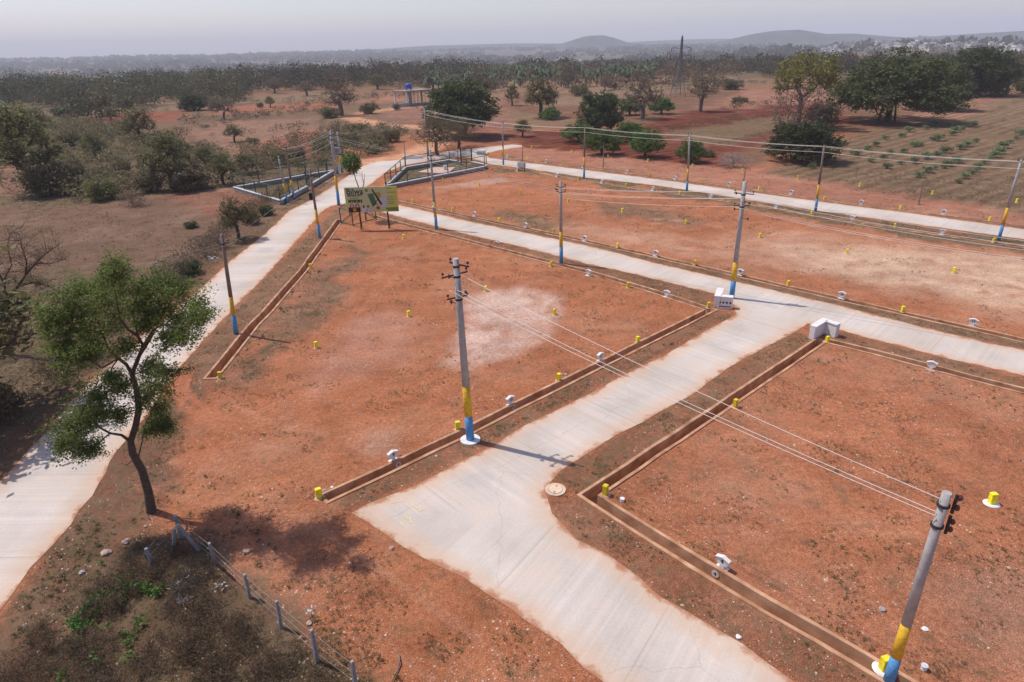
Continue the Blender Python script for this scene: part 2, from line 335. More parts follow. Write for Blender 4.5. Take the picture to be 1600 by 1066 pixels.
# (polygon, colour, vegetation 0..1, softness m)
RED = (.43, .178, .090)
zones = [
 (Zp((-400, 1400), (-400, 460), (-60, 330), (0, 200), (480, 190), (560, 250), (500, 300), (300, 455), (100, 640), (0, 750), (-260, 960)), (.17, .115, .078), .65, 2.5),   # scrub west of the road
 (Zp((20, 440), (-120, 330), (140, 322), (300, 296), (360, 300), (440, 322), (395, 362), (300, 420), (230, 440), (120, 420)), (.20, .122, .086), .38, 2.0),
 (Zp((250, 300), (360, 296), (440, 315), (405, 350), (340, 345)), (.27, .135, .09), .25, 1.5),
 (Zp((-80, 262), (60, 250), (60, 296), (-80, 320)), (.27, .155, .11), .25, 2),
 (Zp((100, 190), (300, 170), (560, 150), (640, 170), (600, 215), (480, 235), (340, 240), (180, 235)), (.235, .145, .092), .45, 3),
 (Zp((250, 215), (350, 190), (480, 185), (520, 205), (400, 235), (330, 235)), (.34, .20, .14), .4, 2),
 (Zp((360, 235), (480, 205), (525, 215), (480, 250), (430, 262)), (.37, .15, .095), .15, 1),
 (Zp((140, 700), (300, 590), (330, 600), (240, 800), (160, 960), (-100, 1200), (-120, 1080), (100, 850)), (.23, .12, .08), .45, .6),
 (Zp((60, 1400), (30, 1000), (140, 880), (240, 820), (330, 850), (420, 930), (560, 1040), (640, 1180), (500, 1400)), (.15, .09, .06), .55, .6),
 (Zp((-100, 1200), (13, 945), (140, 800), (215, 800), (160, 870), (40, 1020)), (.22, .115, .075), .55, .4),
 # verges
 (Zp((282, 573), (416, 431), (530, 322), (545, 322), (531, 344), (503, 384), (470, 440), (345, 590), (320, 600)), (.28, .145, .09), .45, .25),
 (Zp((345, 600), (430, 500), (520, 400), (560, 380), (540, 440), (480, 520), (400, 600)), (.30, .15, .095), .5, 1.2),
 (Zp((549, 802), (800, 677), (1150, 492), (1118, 484), (800, 645), (726, 682), (520, 783)), (.30, .135, .078), .45, .2),
 (Zp((588, 330), (740, 369), (993, 429), (1122, 461), (1110, 482), (1041, 459), (862, 407), (740, 376), (590, 338)), (.29, .135, .08), .45, .2),
 (Zp((1242, 519), (1200, 541), (1039, 640), (907, 716), (870, 745), (900, 775), (948, 757), (1283, 530)), (.30, .14, .08), .45, .2),
 (Zp((855, 780), (900, 843), (1058, 947), (1300, 1095), (1500, 1130), (1385, 1062), (1200, 960), (1000, 835), (905, 775)), (.33, .15, .085), .38, .2),
 (Zp((1310, 518), (1481, 562), (1700, 615), (1700, 632), (1448, 570), (1300, 530)), (.30, .145, .085), .42, .2),
 (Zp((630, 318), (740, 347), (1140, 438), (1434, 510), (1700, 570), (1700, 555), (1314, 468), (882, 371), (630, 315)), (.30, .15, .095), .55, .2),
 (Zp((770, 258), (1140, 308), (1431, 351), (1800, 408), (1800, 425), (1400, 366), (1060, 308), (770, 264)), (.24, .15, .09), .6, .4),
 (Zp((765, 247), (1140, 296), (1600, 358), (1800, 388), (1800, 376), (1546, 342), (1096, 283), (770, 243)), (.30, .16, .10), .45, .4),
 (Zp((780, 330), (860, 335), (910, 362), (860, 366), (790, 345)), (.28, .16, .09), .5, 1),
 (Zp((930, 320), (1000, 318), (1100, 345), (1060, 355), (960, 335)), (.30, .16, .10), .45, 1.2),
 # pale patches
 (Zp((700, 530), (722, 468), (800, 448), (860, 468), (850, 525), (805, 562), (750, 575), (705, 560)), (.66, .49, .41), .03, .8),
 (Zp((640, 560), (660, 520), (620, 480), (560, 500), (480, 580), (500, 610)), (.44, .23, .155), .1, 1.2),
 (Zp((560, 690), (590, 665), (640, 668), (620, 700), (580, 715)), (.44, .25, .17), .1, .5),
 (Zp((870, 345), (960, 352), (1100, 375), (1230, 360), (1400, 375), (1620, 400), (1900, 430), (1900, 510), (1600, 500), (1480, 470), (1330, 445), (1220, 420), (1040, 395), (930, 375)), (.50, .29, .19), .12, 2.2),
 (Zp((1230, 385), (1420, 385), (1650, 415), (1650, 495), (1480, 462), (1280, 425)), (.62, .45, .32), .06, 2.0),
 (Zp((690, 292), (760, 275), (800, 283), (740, 292)), (.50, .33, .26), .05, 1),
 # right plot
 (Zp((1300, 540), (1600, 625), (1900, 700), (1900, 1300), (1500, 1120), (1200, 930), (960, 785)), (.44, .185, .098), .27, 1.0),
 (Zp((1450, 900), (1560, 880), (1700, 900), (1700, 1066), (1500, 1040)), (.40, .21, .135), .3, 1.5),
 # back plots and fields
 (Zp((830, 228), (1160, 262), (1280, 272), (1620, 318), (1900, 350), (1900, 385), (1600, 355), (1140, 292), (770, 243)), (.40, .19, .125), .22, 1.5),
 (Zp((780, 222), (830, 228), (1000, 248), (1130, 262), (1190, 235), (1330, 190), (1290, 160), (1080, 172), (960, 205), (800, 205)), (.165, .050, .030), .14, 1.6),
 (Zp((1020, 212), (1230, 178), (1280, 190), (1120, 228)), (.22, .13, .075), .6, 2),
 (Zp((1130, 245), (1230, 205), (1240, 222), (1180, 262)), (.22, .11, .07), .5, 2),
 (Zp((1090, 172), (1170, 140), (1350, 142), (1420, 175), (1290, 160)), (.36, .19, .13), .2, 3),
 (Zp((1200, 270), (1330, 215), (1420, 192), (1600, 195), (2000, 215), (2000, 400), (1600, 335), (1350, 295)), (.265, .16, .105), .55, 2.5),
 (Zp((1440, 195), (1600, 140), (2100, 140), (2100, 250), (1620, 215)), (.28, .185, .12), .5, 4),
 (Zp((1400, 190), (1440, 165), (1520, 140), (1600, 138), (1480, 192)), (.36, .20, .135), .2, 3),
 (Zp((320, 166), (520, 158), (545, 168), (330, 180)), (.38, .165, .10), .12, 1.5),
 (Zp((140, 184), (280, 173), (292, 187), (150, 197)), (.30, .11, .065), .15, 1.5),
 (Zp((120, 172), (300, 158), (560, 143), (560, 152), (300, 168), (130, 180)), (.27, .19, .125), .4, 2),
 (Zp((560, 160), (600, 145), (640, 143), (640, 158)), (.38, .18, .11), .1, 1.5),
 (Zp((800, 165), (960, 135), (1100, 128), (1100, 140), (900, 165)), (.27, .19, .12), .4, 2),
 (Zp((570, 175), (700, 150), (790, 155), (800, 200), (660, 200)), (.30, .16, .11), .3, 3),
 (Zp((720, 232), (660, 215), (660, 200), (800, 196), (810, 222)), (.27, .11, .07), .25, 3),
 (Zp((-400, 170), (-400, 113), (0, 98), (500, 92), (540, 118), (420, 132), (300, 138), (200, 150), (90, 175)), (.135, .112, .068), .6, 6),
 (Zp((520, 122), (500, 90), (1150, 78), (1700, 66), (1700, 100), (1180, 122), (1000, 116), (700, 118)), (.15, .115, .07), .6, 6),
 # park lawns
 (Zp((605, 288), (633, 262), (702, 250), (757, 257), (757, 260)), (.17, .14, .08), .6, .3),
]
tyre = (.47, .235, .14); tyre_d = (.33, .135, .08)
def pair(px, wd, col, gap=1.5):
    W = [np.array(G(*p).xy) for p in px]; return [('w', [tuple(q) for q in offset(W, e * gap / 2)], wd, col) for e in (1, -1)]
tracks = pair([(290, 590), (330, 640), (420, 680), (540, 700), (640, 690)], .16, tyre) + pair([(300, 600), (380, 700), (500, 735), (600, 700), (700, 640)], .14, tyre_d) + pair([(240, 740), (330, 760), (470, 850), (620, 960), (760, 1066)], .18, tyre, 1.7) + pair([(480, 560), (560, 470), (640, 400), (760, 385)], .15, tyre) + pair([(980, 380), (1150, 395), (1300, 400), (1450, 440), (1700, 470)], .16, tyre_d, 1.7) + pair([(900, 340), (1100, 350), (1300, 350), (1600, 420)], .2, (.52, .33, .22), 1.7) + pair([(1000, 800), (1150, 800), (1300, 860), (1500, 860), (1700, 980)], .13, tyre) + pair([(1330, 560), (1400, 650), (1560, 700), (1700, 700)], .12, tyre_d) + [([(575, 253), (640, 245), (672, 228), (690, 215), (700, 205), (660, 199), (610, 196), (570, 190), (545, 184), (570, 177), (600, 172), (660, 164)], 3.3, (.62, .35, .21)),
          ([(285, 585), (275, 610), (290, 640), (340, 665), (420, 672)], .28, (.46, .19, .10)), ([(296, 582), (290, 608), (306, 632), (350, 655), (420, 662)], .22, (.46, .19, .10))]
FUR = [z[0] for z in zones if z[1] in ((.165, .050, .030), (.22, .13, .075), (.22, .11, .07), (.36, .19, .13), (.265, .16, .105), (.28, .185, .12), (.36, .20, .135), (.30, .15, .10), (.235, .145, .092), (.34, .20, .14), (.37, .15, .095))]
def ground_attr(P):
    x, y = P[:, 0], P[:, 1]; r = np.hypot(x, y); n = len(P)
    wx = x + 2.2 * (fbm(x / 3, y / 3, 31) - .5) * np.clip(r / 30, .35, 6); wy = y + 2.2 * (fbm(x / 3, y / 3, 47) - .5) * np.clip(r / 30, .35, 6)
    W = np.stack([wx, wy], 1)
    c = np.tile(np.array(RED), (n, 1)); veg = np.full(n, .26); fur = np.zeros(n)
    # countryside far out: field patches
    a = .35; fx, fy = (x * math.cos(a) + y * math.sin(a)) / 75, (-x * math.sin(a) + y * math.cos(a)) / 42
    h = _h(np.floor(fx + .3 * fbm(fx, fy, 3)), np.floor(fy), 3)
    pal = np.array([(.29, .15, .09), (.25, .165, .10), (.31, .19, .12), (.22, .10, .062), (.19, .145, .08), (.27, .18, .11)])
    far = pal[(h * 5.99).astype(int)]
    t = sst(105, 150, r)[:, None]; c = c * (1 - t) + far * t; veg = veg * (1 - t[:, 0]) + (.25 + .3 * _h(np.floor(fx), np.floor(fy), 9)) * t[:, 0]
    t = sst(420, 900, r)[:, None]; c = c * (1 - t) + np.array((.10, .085, .05)) * t
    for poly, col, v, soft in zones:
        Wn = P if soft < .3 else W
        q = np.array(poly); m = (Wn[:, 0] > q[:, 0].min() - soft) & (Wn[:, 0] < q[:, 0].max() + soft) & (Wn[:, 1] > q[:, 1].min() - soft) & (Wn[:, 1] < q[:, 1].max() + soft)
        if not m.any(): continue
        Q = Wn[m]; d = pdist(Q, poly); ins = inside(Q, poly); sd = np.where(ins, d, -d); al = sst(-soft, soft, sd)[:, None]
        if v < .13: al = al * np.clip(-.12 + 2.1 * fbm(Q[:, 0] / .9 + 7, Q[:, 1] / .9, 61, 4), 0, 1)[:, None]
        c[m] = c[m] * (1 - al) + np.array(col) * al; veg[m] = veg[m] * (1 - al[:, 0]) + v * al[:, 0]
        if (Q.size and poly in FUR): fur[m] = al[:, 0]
    for tr_ in tracks:
        if tr_[0] == 'w': pl, wd, col = tr_[1:]; k_a = .6
        else: pl = Zp(*tr_[0]); wd, col = tr_[1:]; k_a = 1
        d = pdist(P, pl, False); al = k_a * (1 - sst(wd * .5, wd, d + .4 * wd * (fbm(x / 2, y / 2, 77) - .5)))[:, None]
        if k_a < 1: al = al * sst(.38, .55, fbm(x / 2.5, y / 2.5, 83))[:, None]
        c = c * (1 - al) + np.array(col) * al; veg = veg * (1 - al[:, 0])
    k = (.82 + .36 * fbm(x / 5, y / 5, 91, 5))[:, None]
    ground_attr.fur = np.maximum(fur, .6 * sst(110, 150, r))
    return c * k, veg

rs = [3.0]
while rs[-1] < 9000: rs.append(rs[-1] * (1.0135 if rs[-1] < 170 else 1.03 if rs[-1] < 2500 else 1.08))
pts = []
for i, r in enumerate(rs):
    na = 250 if r < 170 else 180
    an = np.linspace(R(90 - 50), R(90 + 50), na) + (i % 2) * R(.2)
    if r < 600 or i % 2 == 0: pts.append(np.stack([r * np.cos(an), r * np.sin(an)], 1))
    if i % 4 == 0:
        an = np.linspace(R(90 + 54), R(360 + 90 - 54), 60); pts.append(np.stack([r * np.cos(an), r * np.sin(an)], 1))
pts = np.concatenate(pts + [np.array([[0., 0.]])])
pts += RNG.normal(0, 1, pts.shape) * (np.hypot(*pts.T) * .002)[:, None]
keep = np.ones(len(pts), bool)
for h in holes:
    q = np.array(h); m = (pts[:, 0] > q[:, 0].min() - 1) & (pts[:, 0] < q[:, 0].max() + 1) & (pts[:, 1] > q[:, 1].min() - 1) & (pts[:, 1] < q[:, 1].max() + 1)
    idx = np.where(m)[0]; Q = pts[idx]; keep[idx[inside(Q, h) | (pdist(Q, h) < .05)]] = False
pts = pts[keep]
CP = [Vector(p) for p in pts]; CE = []
for h in holes:
    n = len(CP); CP += [Vector(q) for q in h]; CE += [(n + i, n + (i + 1) % len(h)) for i in range(len(h))]
res = delaunay_2d_cdt(CP, CE, [], 0, 1e-5)
GV = np.array([tuple(v) for v in res[0]]); GF = np.array([f for f in res[2] if len(f) == 3])
cen = GV[GF].mean(1); bad = np.zeros(len(GF), bool)
for h in holes:
    q = np.array(h); m = (cen[:, 0] > q[:, 0].min()) & (cen[:, 0] < q[:, 0].max()) & (cen[:, 1] > q[:, 1].min()) & (cen[:, 1] < q[:, 1].max())
    idx = np.where(m)[0]; bad[idx[inside(cen[idx], h)]] = True
GF = GF[~bad]
gz = terrain(GV[:, 0], GV[:, 1])
gcol, gveg = ground_attr(GV); gfur = ground_attr.fur

def ground_material():
    m = bpy.data.materials.new('red soil'); m.use_nodes = True; N = m.node_tree.nodes; L = m.node_tree.links; b = N['Principled BSDF']
    b.inputs['Roughness'].default_value = .95; b.inputs['Specular IOR Level'].default_value = .1
    tc = N.new('ShaderNodeTexCoord'); P = tc.outputs['Object']
    def noise(s, d=6, r=.6, v=None):
        n = N.new('ShaderNodeTexNoise'); n.inputs['Scale'].default_value = s; n.inputs['Detail'].default_value = d; n.inputs['Roughness'].default_value = r; L.new(v or P, n.inputs['Vector']); return n.outputs['Fac']
    def rng(x, a, b_, c=0, d=1):
        q = N.new('ShaderNodeMapRange'); L.new(x, q.inputs[0]); q.inputs[1].default_value = a; q.inputs[2].default_value = b_; q.inputs[3].default_value = c; q.inputs[4].default_value = d; return q.outputs[0]
    def mth(op, a, b_):
        q = N.new('ShaderNodeMath'); q.operation = op
        for i, v in enumerate((a, b_)):
            if isinstance(v, (int, float)): q.inputs[i].default_value = v
            else: L.new(v, q.inputs[i])
        return q.outputs[0]
    def mix(f, a, b_, mode='MIX'):
        q = N.new('ShaderNodeMix'); q.data_type = 'RGBA'; q.blend_type = mode
        for i, v in ((0, f), (6, a), (7, b_)):
            if isinstance(v, (int, float)): q.inputs[i].default_value = v
            elif isinstance(v, tuple): q.inputs[i].default_value = (*v, 1)
            else: L.new(v, q.inputs[i])
        return q.outputs[2]
    at = N.new('ShaderNodeAttribute'); at.attribute_name = 'soil'
    ve = N.new('ShaderNodeAttribute'); ve.attribute_name = 'veg'
    c = at.outputs['Color']
    n1 = noise(.55, 9, .65); n2 = noise(5.5, 7, .7); n3 = noise(22, 4, .6)
    c = mix(1.0, c, mix(rng(n1, .3, .7), (.78, .72, .70), (1.2, 1.2, 1.22)), 'MULTIPLY')
    c = mix(1.0, c, mix(rng(n2, .35, .65), (.76, .68, .64), (1.2, 1.2, 1.2)), 'MULTIPLY')
    c = mix(1.0, c, mix(rng(n3, .35, .65), (.72, .68, .64), (1.22, 1.22, 1.22)), 'MULTIPLY')
    c = mix(mth('MULTIPLY', rng(noise(.16, 5, .6), .50, .68), .42), c, mix(.5, c, (.56, .37, .26)))
    fu = N.new('ShaderNodeAttribute'); fu.attribute_name = 'furrow'
    dd = (G(1540, 200) - G(1300, 262)).normalized(); nv = (-dd.y, dd.x, 0)
    dp = N.new('ShaderNodeVectorMath'); dp.operation = 'DOT_PRODUCT'; L.new(P, dp.inputs[0]); dp.inputs[1].default_value = nv
    ph = mth('ADD', mth('MULTIPLY', dp.outputs['Value'], 2 * math.pi / 1.9), mth('MULTIPLY', noise(.12, 3), 9))
    sn = mth('SINE', ph, 0); c = mix(mth('MULTIPLY', mth('MULTIPLY', rng(sn, -.1, .8), fu.outputs['Fac']), .8), c, mix(1.0, c, (.60, .58, .56), 'MULTIPLY'))
    # low dry vegetation
    vn = mth('ADD', mth('MULTIPLY', noise(1.3, 8, .72), .65), mth('MULTIPLY', noise(9, 5, .7), .35))
    vf = rng(mth('ADD', vn, mth('MULTIPLY', ve.outputs['Fac'], .34)), .60, .72)
    gcol_ = mix(rng(noise(.8, 5), .4, .6), (.10, .082, .042), (.20, .145, .085))
    c = mix(mth('MULTIPLY', vf, .72), c, gcol_)
    # pale grit
    vo = N.new('ShaderNodeTexVoronoi'); vo.inputs['Scale'].default_value = 5.5; L.new(P, vo.inputs['Vector'])
    gr = mth('MULTIPLY', rng(vo.outputs['Distance'], .10, .05), rng(noise(1.1, 3), .50, .62))
    c = mix(mth('MULTIPLY', gr, .55), c, (.58, .40, .30))
    vo2 = N.new('ShaderNodeTexVoronoi'); vo2.inputs['Scale'].default_value = 3.1; L.new(P, vo2.inputs['Vector'])
    c = mix(mth('MULTIPLY', rng(vo2.outputs['Distance'], .09, .05), .7), c, (.09, .055, .04))
    L.new(c, b.inputs['Base Color'])
    bp = N.new('ShaderNodeBump'); bp.inputs['Strength'].default_value = .8; bp.inputs['Distance'].default_value = .09
    L.new(mth('ADD', mth('ADD', n2, mth('MULTIPLY', n3, .5)), mth('MULTIPLY', mth('MULTIPLY', sn, fu.outputs['Fac']), 1.2)), bp.inputs['Height']); L.new(bp.outputs[0], b.inputs['Normal'])
    return m
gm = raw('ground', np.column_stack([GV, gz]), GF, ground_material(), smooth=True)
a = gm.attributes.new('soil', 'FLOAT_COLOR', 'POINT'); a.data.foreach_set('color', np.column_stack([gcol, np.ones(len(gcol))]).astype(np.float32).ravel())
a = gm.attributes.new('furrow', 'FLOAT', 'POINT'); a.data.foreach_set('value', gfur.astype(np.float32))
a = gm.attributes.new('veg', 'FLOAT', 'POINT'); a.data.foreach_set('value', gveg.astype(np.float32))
link('ground', gm)['kind'] = 'structure'

# ------------------------------------------------------------------ concrete road
axes = [((-260, 960), (545, 290)), ((620, 330), (1700, 590)), ((600, 820), (1190, 500)), ((700, 860), (1250, 1130)), ((740, 245), (1700, 375))]
AX = [(np.array(G(*a).xy), np.array(G(*b).xy)) for a, b in axes]
near = []
lo, hi = ROAD.min(0), ROAD.max(0)
x = 0
for step, r0, r1 in ((.45, 0, 45), (1.0, 45, 130)):
    gx, gy = np.meshgrid(np.arange(lo[0], hi[0], step), np.arange(lo[1], hi[1], step)); Q = np.stack([gx.ravel(), gy.ravel()], 1)
    rr = np.hypot(*Q.T); Q = Q[(rr >= r0) & (rr < r1)]; Q = Q[inside(Q, road_w)]; Q = Q[pdist(Q, road_w) > .2]; near.append(Q)
near = np.concatenate(near)
CP = [Vector(q) for q in road_w] + [Vector(q) for q in near]; n = len(road_w)
res = delaunay_2d_cdt(CP, [(i, (i + 1) % n) for i in range(n)], [], 0, 1e-5)
RV = np.array([tuple(v) for v in res[0]]); RF = np.array([f for f in res[2] if len(f) == 3]); RF = RF[inside(RV[RF].mean(1), road_w)]
ed = pdist(RV, road_w); best = np.full(len(RV), 1e9); sec = best.copy(); U = np.zeros(len(RV))
for p, q in AX:
    d = pdist(RV, [tuple(p), tuple(q)], False); t = (q - p) / np.hypot(*(q - p)); s = (RV - p) @ t; m = d < best; sec = np.where(m, best, np.minimum(sec, d)); U[m] = s[m]; best[m] = d[m]
def road_material():
    m = bpy.data.materials.new('brushed concrete'); m.use_nodes = True; N = m.node_tree.nodes; L = m.node_tree.links; b = N['Principled BSDF']
    b.inputs['Roughness'].default_value = .85; b.inputs['Specular IOR Level'].default_value = .2
    tc = N.new('ShaderNodeTexCoord'); P = tc.outputs['Object']
    def att(n_): q = N.new('ShaderNodeAttribute'); q.attribute_name = n_; return q.outputs['Fac']
    def noise(s, d=6, r=.6, v=None, dim='3D'):
        n_ = N.new('ShaderNodeTexNoise'); n_.noise_dimensions = dim; n_.inputs['Scale'].default_value = s; n_.inputs['Detail'].default_value = d; n_.inputs['Roughness'].default_value = r
        L.new(v or P, n_.inputs['W' if dim == '1D' else 'Vector']); return n_.outputs['Fac']
    def rng(x_, a_, b_, c=0, d=1):
        q = N.new('ShaderNodeMapRange'); L.new(x_, q.inputs[0]); q.inputs[1].default_value = a_; q.inputs[2].default_value = b_; q.inputs[3].default_value = c; q.inputs[4].default_value = d; return q.outputs[0]
    def mth(op, a_, b_=0):
        q = N.new('ShaderNodeMath'); q.operation = op
        for i, v in enumerate((a_, b_)):
            if isinstance(v, (int, float)): q.inputs[i].default_value = v
            else: L.new(v, q.inputs[i])
        return q.outputs[0]
    def mix(f, a_, b_, mode='MIX'):
        q = N.new('ShaderNodeMix'); q.data_type = 'RGBA'; q.blend_type = mode
        for i, v in ((0, f), (6, a_), (7, b_)):
            if isinstance(v, (int, float)): q.inputs[i].default_value = v
            elif isinstance(v, tuple): q.inputs[i].default_value = (*v, 1)
            else: L.new(v, q.inputs[i])
        return q.outputs[2]
    u, e, sm = att('along'), att('edge'), att('seam')
    c = mix(rng(noise(.25, 6), .35, .65), (.49, .435, .385), (.615, .56, .51))
    st = noise(3.2, 5, .75, u, '1D'); c = mix(sm, c, mix(rng(st, .3, .7), (.93, .92, .91), (1.07, 1.07, 1.07)), 'MULTIPLY')
    st2 = noise(.35, 2, .5, u, '1D'); c = mix(sm, c, mix(rng(st2, .35, .65), (.94, .93, .92), (1.05, 1.05, 1.06)), 'MULTIPLY')
    c = mix(1.0, c, mix(rng(noise(14, 4), .3, .7), (.94, .93, .93), (1.05, 1.05, 1.05)), 'MULTIPLY')
    jt = mth('ABSOLUTE', mth('SUBTRACT', mth('FRACT', mth('DIVIDE', u, 4.6)), .5)); c = mix(mth('MULTIPLY', mth('MULTIPLY', rng(jt, .007, .002), sm), .32), c, (.22, .17, .15))
    stain = mth('MULTIPLY', rng(noise(.5, 8, .7),   .48, .72), .38); c = mix(stain, c, (.60, .40, .28))
    crk = N.new('ShaderNodeTexVoronoi'); crk.feature = 'DISTANCE_TO_EDGE'; crk.inputs['Scale'].default_value = .14; wv = N.new('ShaderNodeVectorMath'); wv.operation = 'ADD'; nz = N.new('ShaderNodeTexNoise'); nz.inputs['Scale'].default_value = .8; nz.inputs['Detail'].default_value = 6; L.new(P, nz.inputs['Vector']); L.new(P, wv.inputs[0]); L.new(nz.outputs['Color'], wv.inputs[1]); L.new(wv.outputs[0], crk.inputs['Vector'])
    c = mix(mth('MULTIPLY', rng(crk.outputs['Distance'], .0030, .001), .22), c, (.25, .18, .14))
    grey = mth('MULTIPLY', rng(noise(.33, 3, .5), .60, .72), .40); c = mix(grey, c, (.36, .34, .34))
    en = mth('ADD', e, mth('MULTIPLY', mth('SUBTRACT', noise(1.1, 8, .7), .5), -1.5))
    c = mix(mth('MULTIPLY', rng(en, .9, .02), .7), c, (.58, .37, .235))
    c = mix(rng(en, .18, -.02), c, (.40, .19, .11))
    L.new(c, b.inputs['Base Color'])
    bp = N.new('ShaderNodeBump'); bp.inputs['Strength'].default_value = .25; bp.inputs['Distance'].default_value = .01; L.new(st, bp.inputs['Height']); L.new(bp.outputs[0], b.inputs['Normal'])
    return m
rm = raw('road', np.column_stack([RV, np.full(len(RV), .012)]), RF, road_material(), smooth=True)
a = rm.attributes.new('seam', 'FLOAT', 'POINT'); a.data.foreach_set('value', sst(.3, 1.3, sec - best).astype(np.float32))
a = rm.attributes.new('edge', 'FLOAT', 'POINT'); a.data.foreach_set('value', ed.astype(np.float32))
a = rm.attributes.new('along', 'FLOAT', 'POINT'); a.data.foreach_set('value', U.astype(np.float32))
link('road', rm)['kind'] = 'structure'

# ------------------------------------------------------------------ far hills
def hill(px, D, base_w, h, seed, label):
    c = G(px, 300); c = Vector((c.x, c.y, 0)); c = c / c.length * D; n = 40; V = []; Fs = []
    ux = Vector((c.y, -c.x, 0)).normalized(); uy = c.normalized()
    for i in range(n + 1):
        for j in range(n + 1):
            u, v = (i / n * 2 - 1), (j / n * 2 - 1); r = math.hypot(u, v)
            q = c + ux * u * base_w + uy * v * base_w * .6
            z = h * (.5 + .5 * math.cos(math.pi * min(1, r))) ** 1.1 * (1 + .35 * (float(fbm(np.array([u * 3 + seed]), np.array([v * 3]), seed)[0]) - .5)) - 12
            V.append((q.x, q.y, z))
    for i in range(n):
        for j in range(n): a_ = i * (n + 1) + j; Fs.append((a_, a_ + 1, a_ + n + 2, a_ + n + 1))
    o = MB().add(V, Fs).build('hill', M_hill, smooth=True); o['kind'] = 'structure'
M_hill = mat('hill scrub', (.06, .07, .06), .95, .5, .02, detail=8)
hill(920, 3500, 330, 60, 2, ''); hill(1190, 3300, 430, 62, 5, ''); hill(1262, 3500, 560, 44, 8, '')
hill(1620, 3400, 1150, 40, 11, ''); hill(760, 4300, 1500, 40, 14, ''); hill(1060, 4600, 1500, 36, 17, '')

# ------------------------------------------------------------------ electricity poles
def frame(base, tip):
    z = (tip - base).normalized(); x = Vector((1, 0, 0)); x = (x - z * x.dot(z)).normalized(); y = z.cross(x)
    return Matrix((x, y, z)).transposed().to_4x4()
def pole(b, t, label, r0=.155, r1=.105, arms=(), bands=(.15, .31), kind='concrete', pad=False, brackets=0, box=False, group='painted electricity poles', blue='blue', sides=14, square=False):
    base = G(*b); tip = above(base, *t); h = (tip - base).length; Mx = frame(base, tip)
    o = thing('electricity_pole', label, 'pole', base, group=group); 
    W = lambda p: (Mx @ Vector(p))
    rr = lambda f: r0 + (r1 - r0) * f
    def seg(nm, f0, f1, m, grow=0):
        z0, z1 = h * f0, h * f1; mb = MB()
        if square: mb.tube([W((0, 0, z0)), W((0, 0, z1))], [rr(f0) * 1.2 + grow, rr(f1) * 1.2 + grow], 4)
        else: mb.tube([W((0, 0, z0)), W((0, 0, (z0 + z1) / 2)), W((0, 0, z1))], [rr(f0) + grow, rr((f0 + f1) / 2) + grow, rr(f1) + grow], sides)
        q = mb.build(nm, m, o, smooth=False)
        if not square:
            for i, pl in enumerate(q.data.polygons): pl.use_smooth = len(pl.vertices) == 4
        return q
    if bands:
        seg('blue_band', 0, bands[0], M_[blue], .002); seg('yellow_band', bands[0], bands[1], M_['yellow'], .002); seg('shaft', bands[1], 1, M_[kind])
    else: seg('shaft', 0, 1, M_[kind])
    if pad:
        mb = MB(); mb.tube([(0, 0, -.05), (0, 0, .06)], .42, 16); mb.build('base_pad', M_['whiteold'], o)
    ends = []
    for f, an, half, off in arms:                      # height fraction, direction, half length
        z = h * f; d = Vector((math.cos(an), math.sin(an), 0)); n_ = Vector((-d.y, d.x, 0)); c = W((0, 0, z)) + n_ * (rr(f) + .04)
        mb = MB(); mb.box(c + d * off, (half * 1.55, .045, .05), an)
        mb.tube([c - n_ * (rr(f) + .04) * 2 - d * .0 + Vector((0, 0, -.035)), c + Vector((0, 0, -.035))], rr(f) * .0 + .02, 6)
        a_ = mb.build('crossarm', M_['iron'], o)
        cl = MB(); cl.tube([W((0, 0, z - .06)), W((0, 0, z + .02))], rr(f) + .018, 12); cl.build('clamp', M_['iron'], a_)
        for sgn in (-1, 1):
            e = c + d * (off + sgn * (half * .77 - .05)); ins = MB()
            ins.tube([e + Vector((0, 0, .035)), e + Vector((0, 0, .09)), e + Vector((0, 0, .10)), e + Vector((0, 0, .17)), e + Vector((0, 0, .20))], [.012, .012, .045, .05, .02], 8)
            ins.build('insulator', M_['insul'], a_)
            ends.append(base + e + Vector((0, 0, .15)))
    for k in range(brackets):
        z = h * (.90 - .065 * k); an = 2.4 + k * .0
        d = Vector((math.cos(an + (k % 2) * math.pi), math.sin(an + (k % 2) * math.pi), 0)); c = W((0, 0, z))
        q = MB().tube([c, c + d * .45], .018, 6).build('bracket', M_['iron'], o)
        e = c + d * .45; MB().tube([e + Vector((0, 0, -.09)), e + Vector((0, 0, -.04)), e + Vector((0, 0, .04)), e + Vector((0, 0, .09))], [.02, .05, .05, .02], 8).build('insulator', M_['insul'], q)
        ends.append(base + e)
    if box:
        q = MB().box(W((.0, -rr(.2) - .09, h * .26)), (.26, .16, .42), 0).build('meter_box', M_['steel'], o, bevel=.01)
    return dict(o=o, base=base, h=h, W=lambda p: base + W(p), ends=ends, Mx=Mx)
STR = ['first strand', 'second strand', 'third strand', 'fourth strand', 'fifth strand']
def wires(A, B, label, group, r=.009, sag=.02, m='wire', n=18, pos=None):
    one = len(list(A)) == 1
    for kk, (a_, b_) in enumerate(zip(A, B)):
        a_, b_ = Vector(a_), Vector(b_); L_ = (b_ - a_).length; P = []
        for i in range(n + 1):
            t = i / n; q = a_.lerp(b_, t); q.z -= 4 * sag * L_ * t * (1 - t); P.append(q - a_)
        o = MB().tube(P, r, 5, False).build('power_line', M_[m], smooth=True, loc=a_); tag(o, (pos[kk] + ', ' if pos else '') + label, 'power line' if 'fence' not in group else 'fence wire', group)

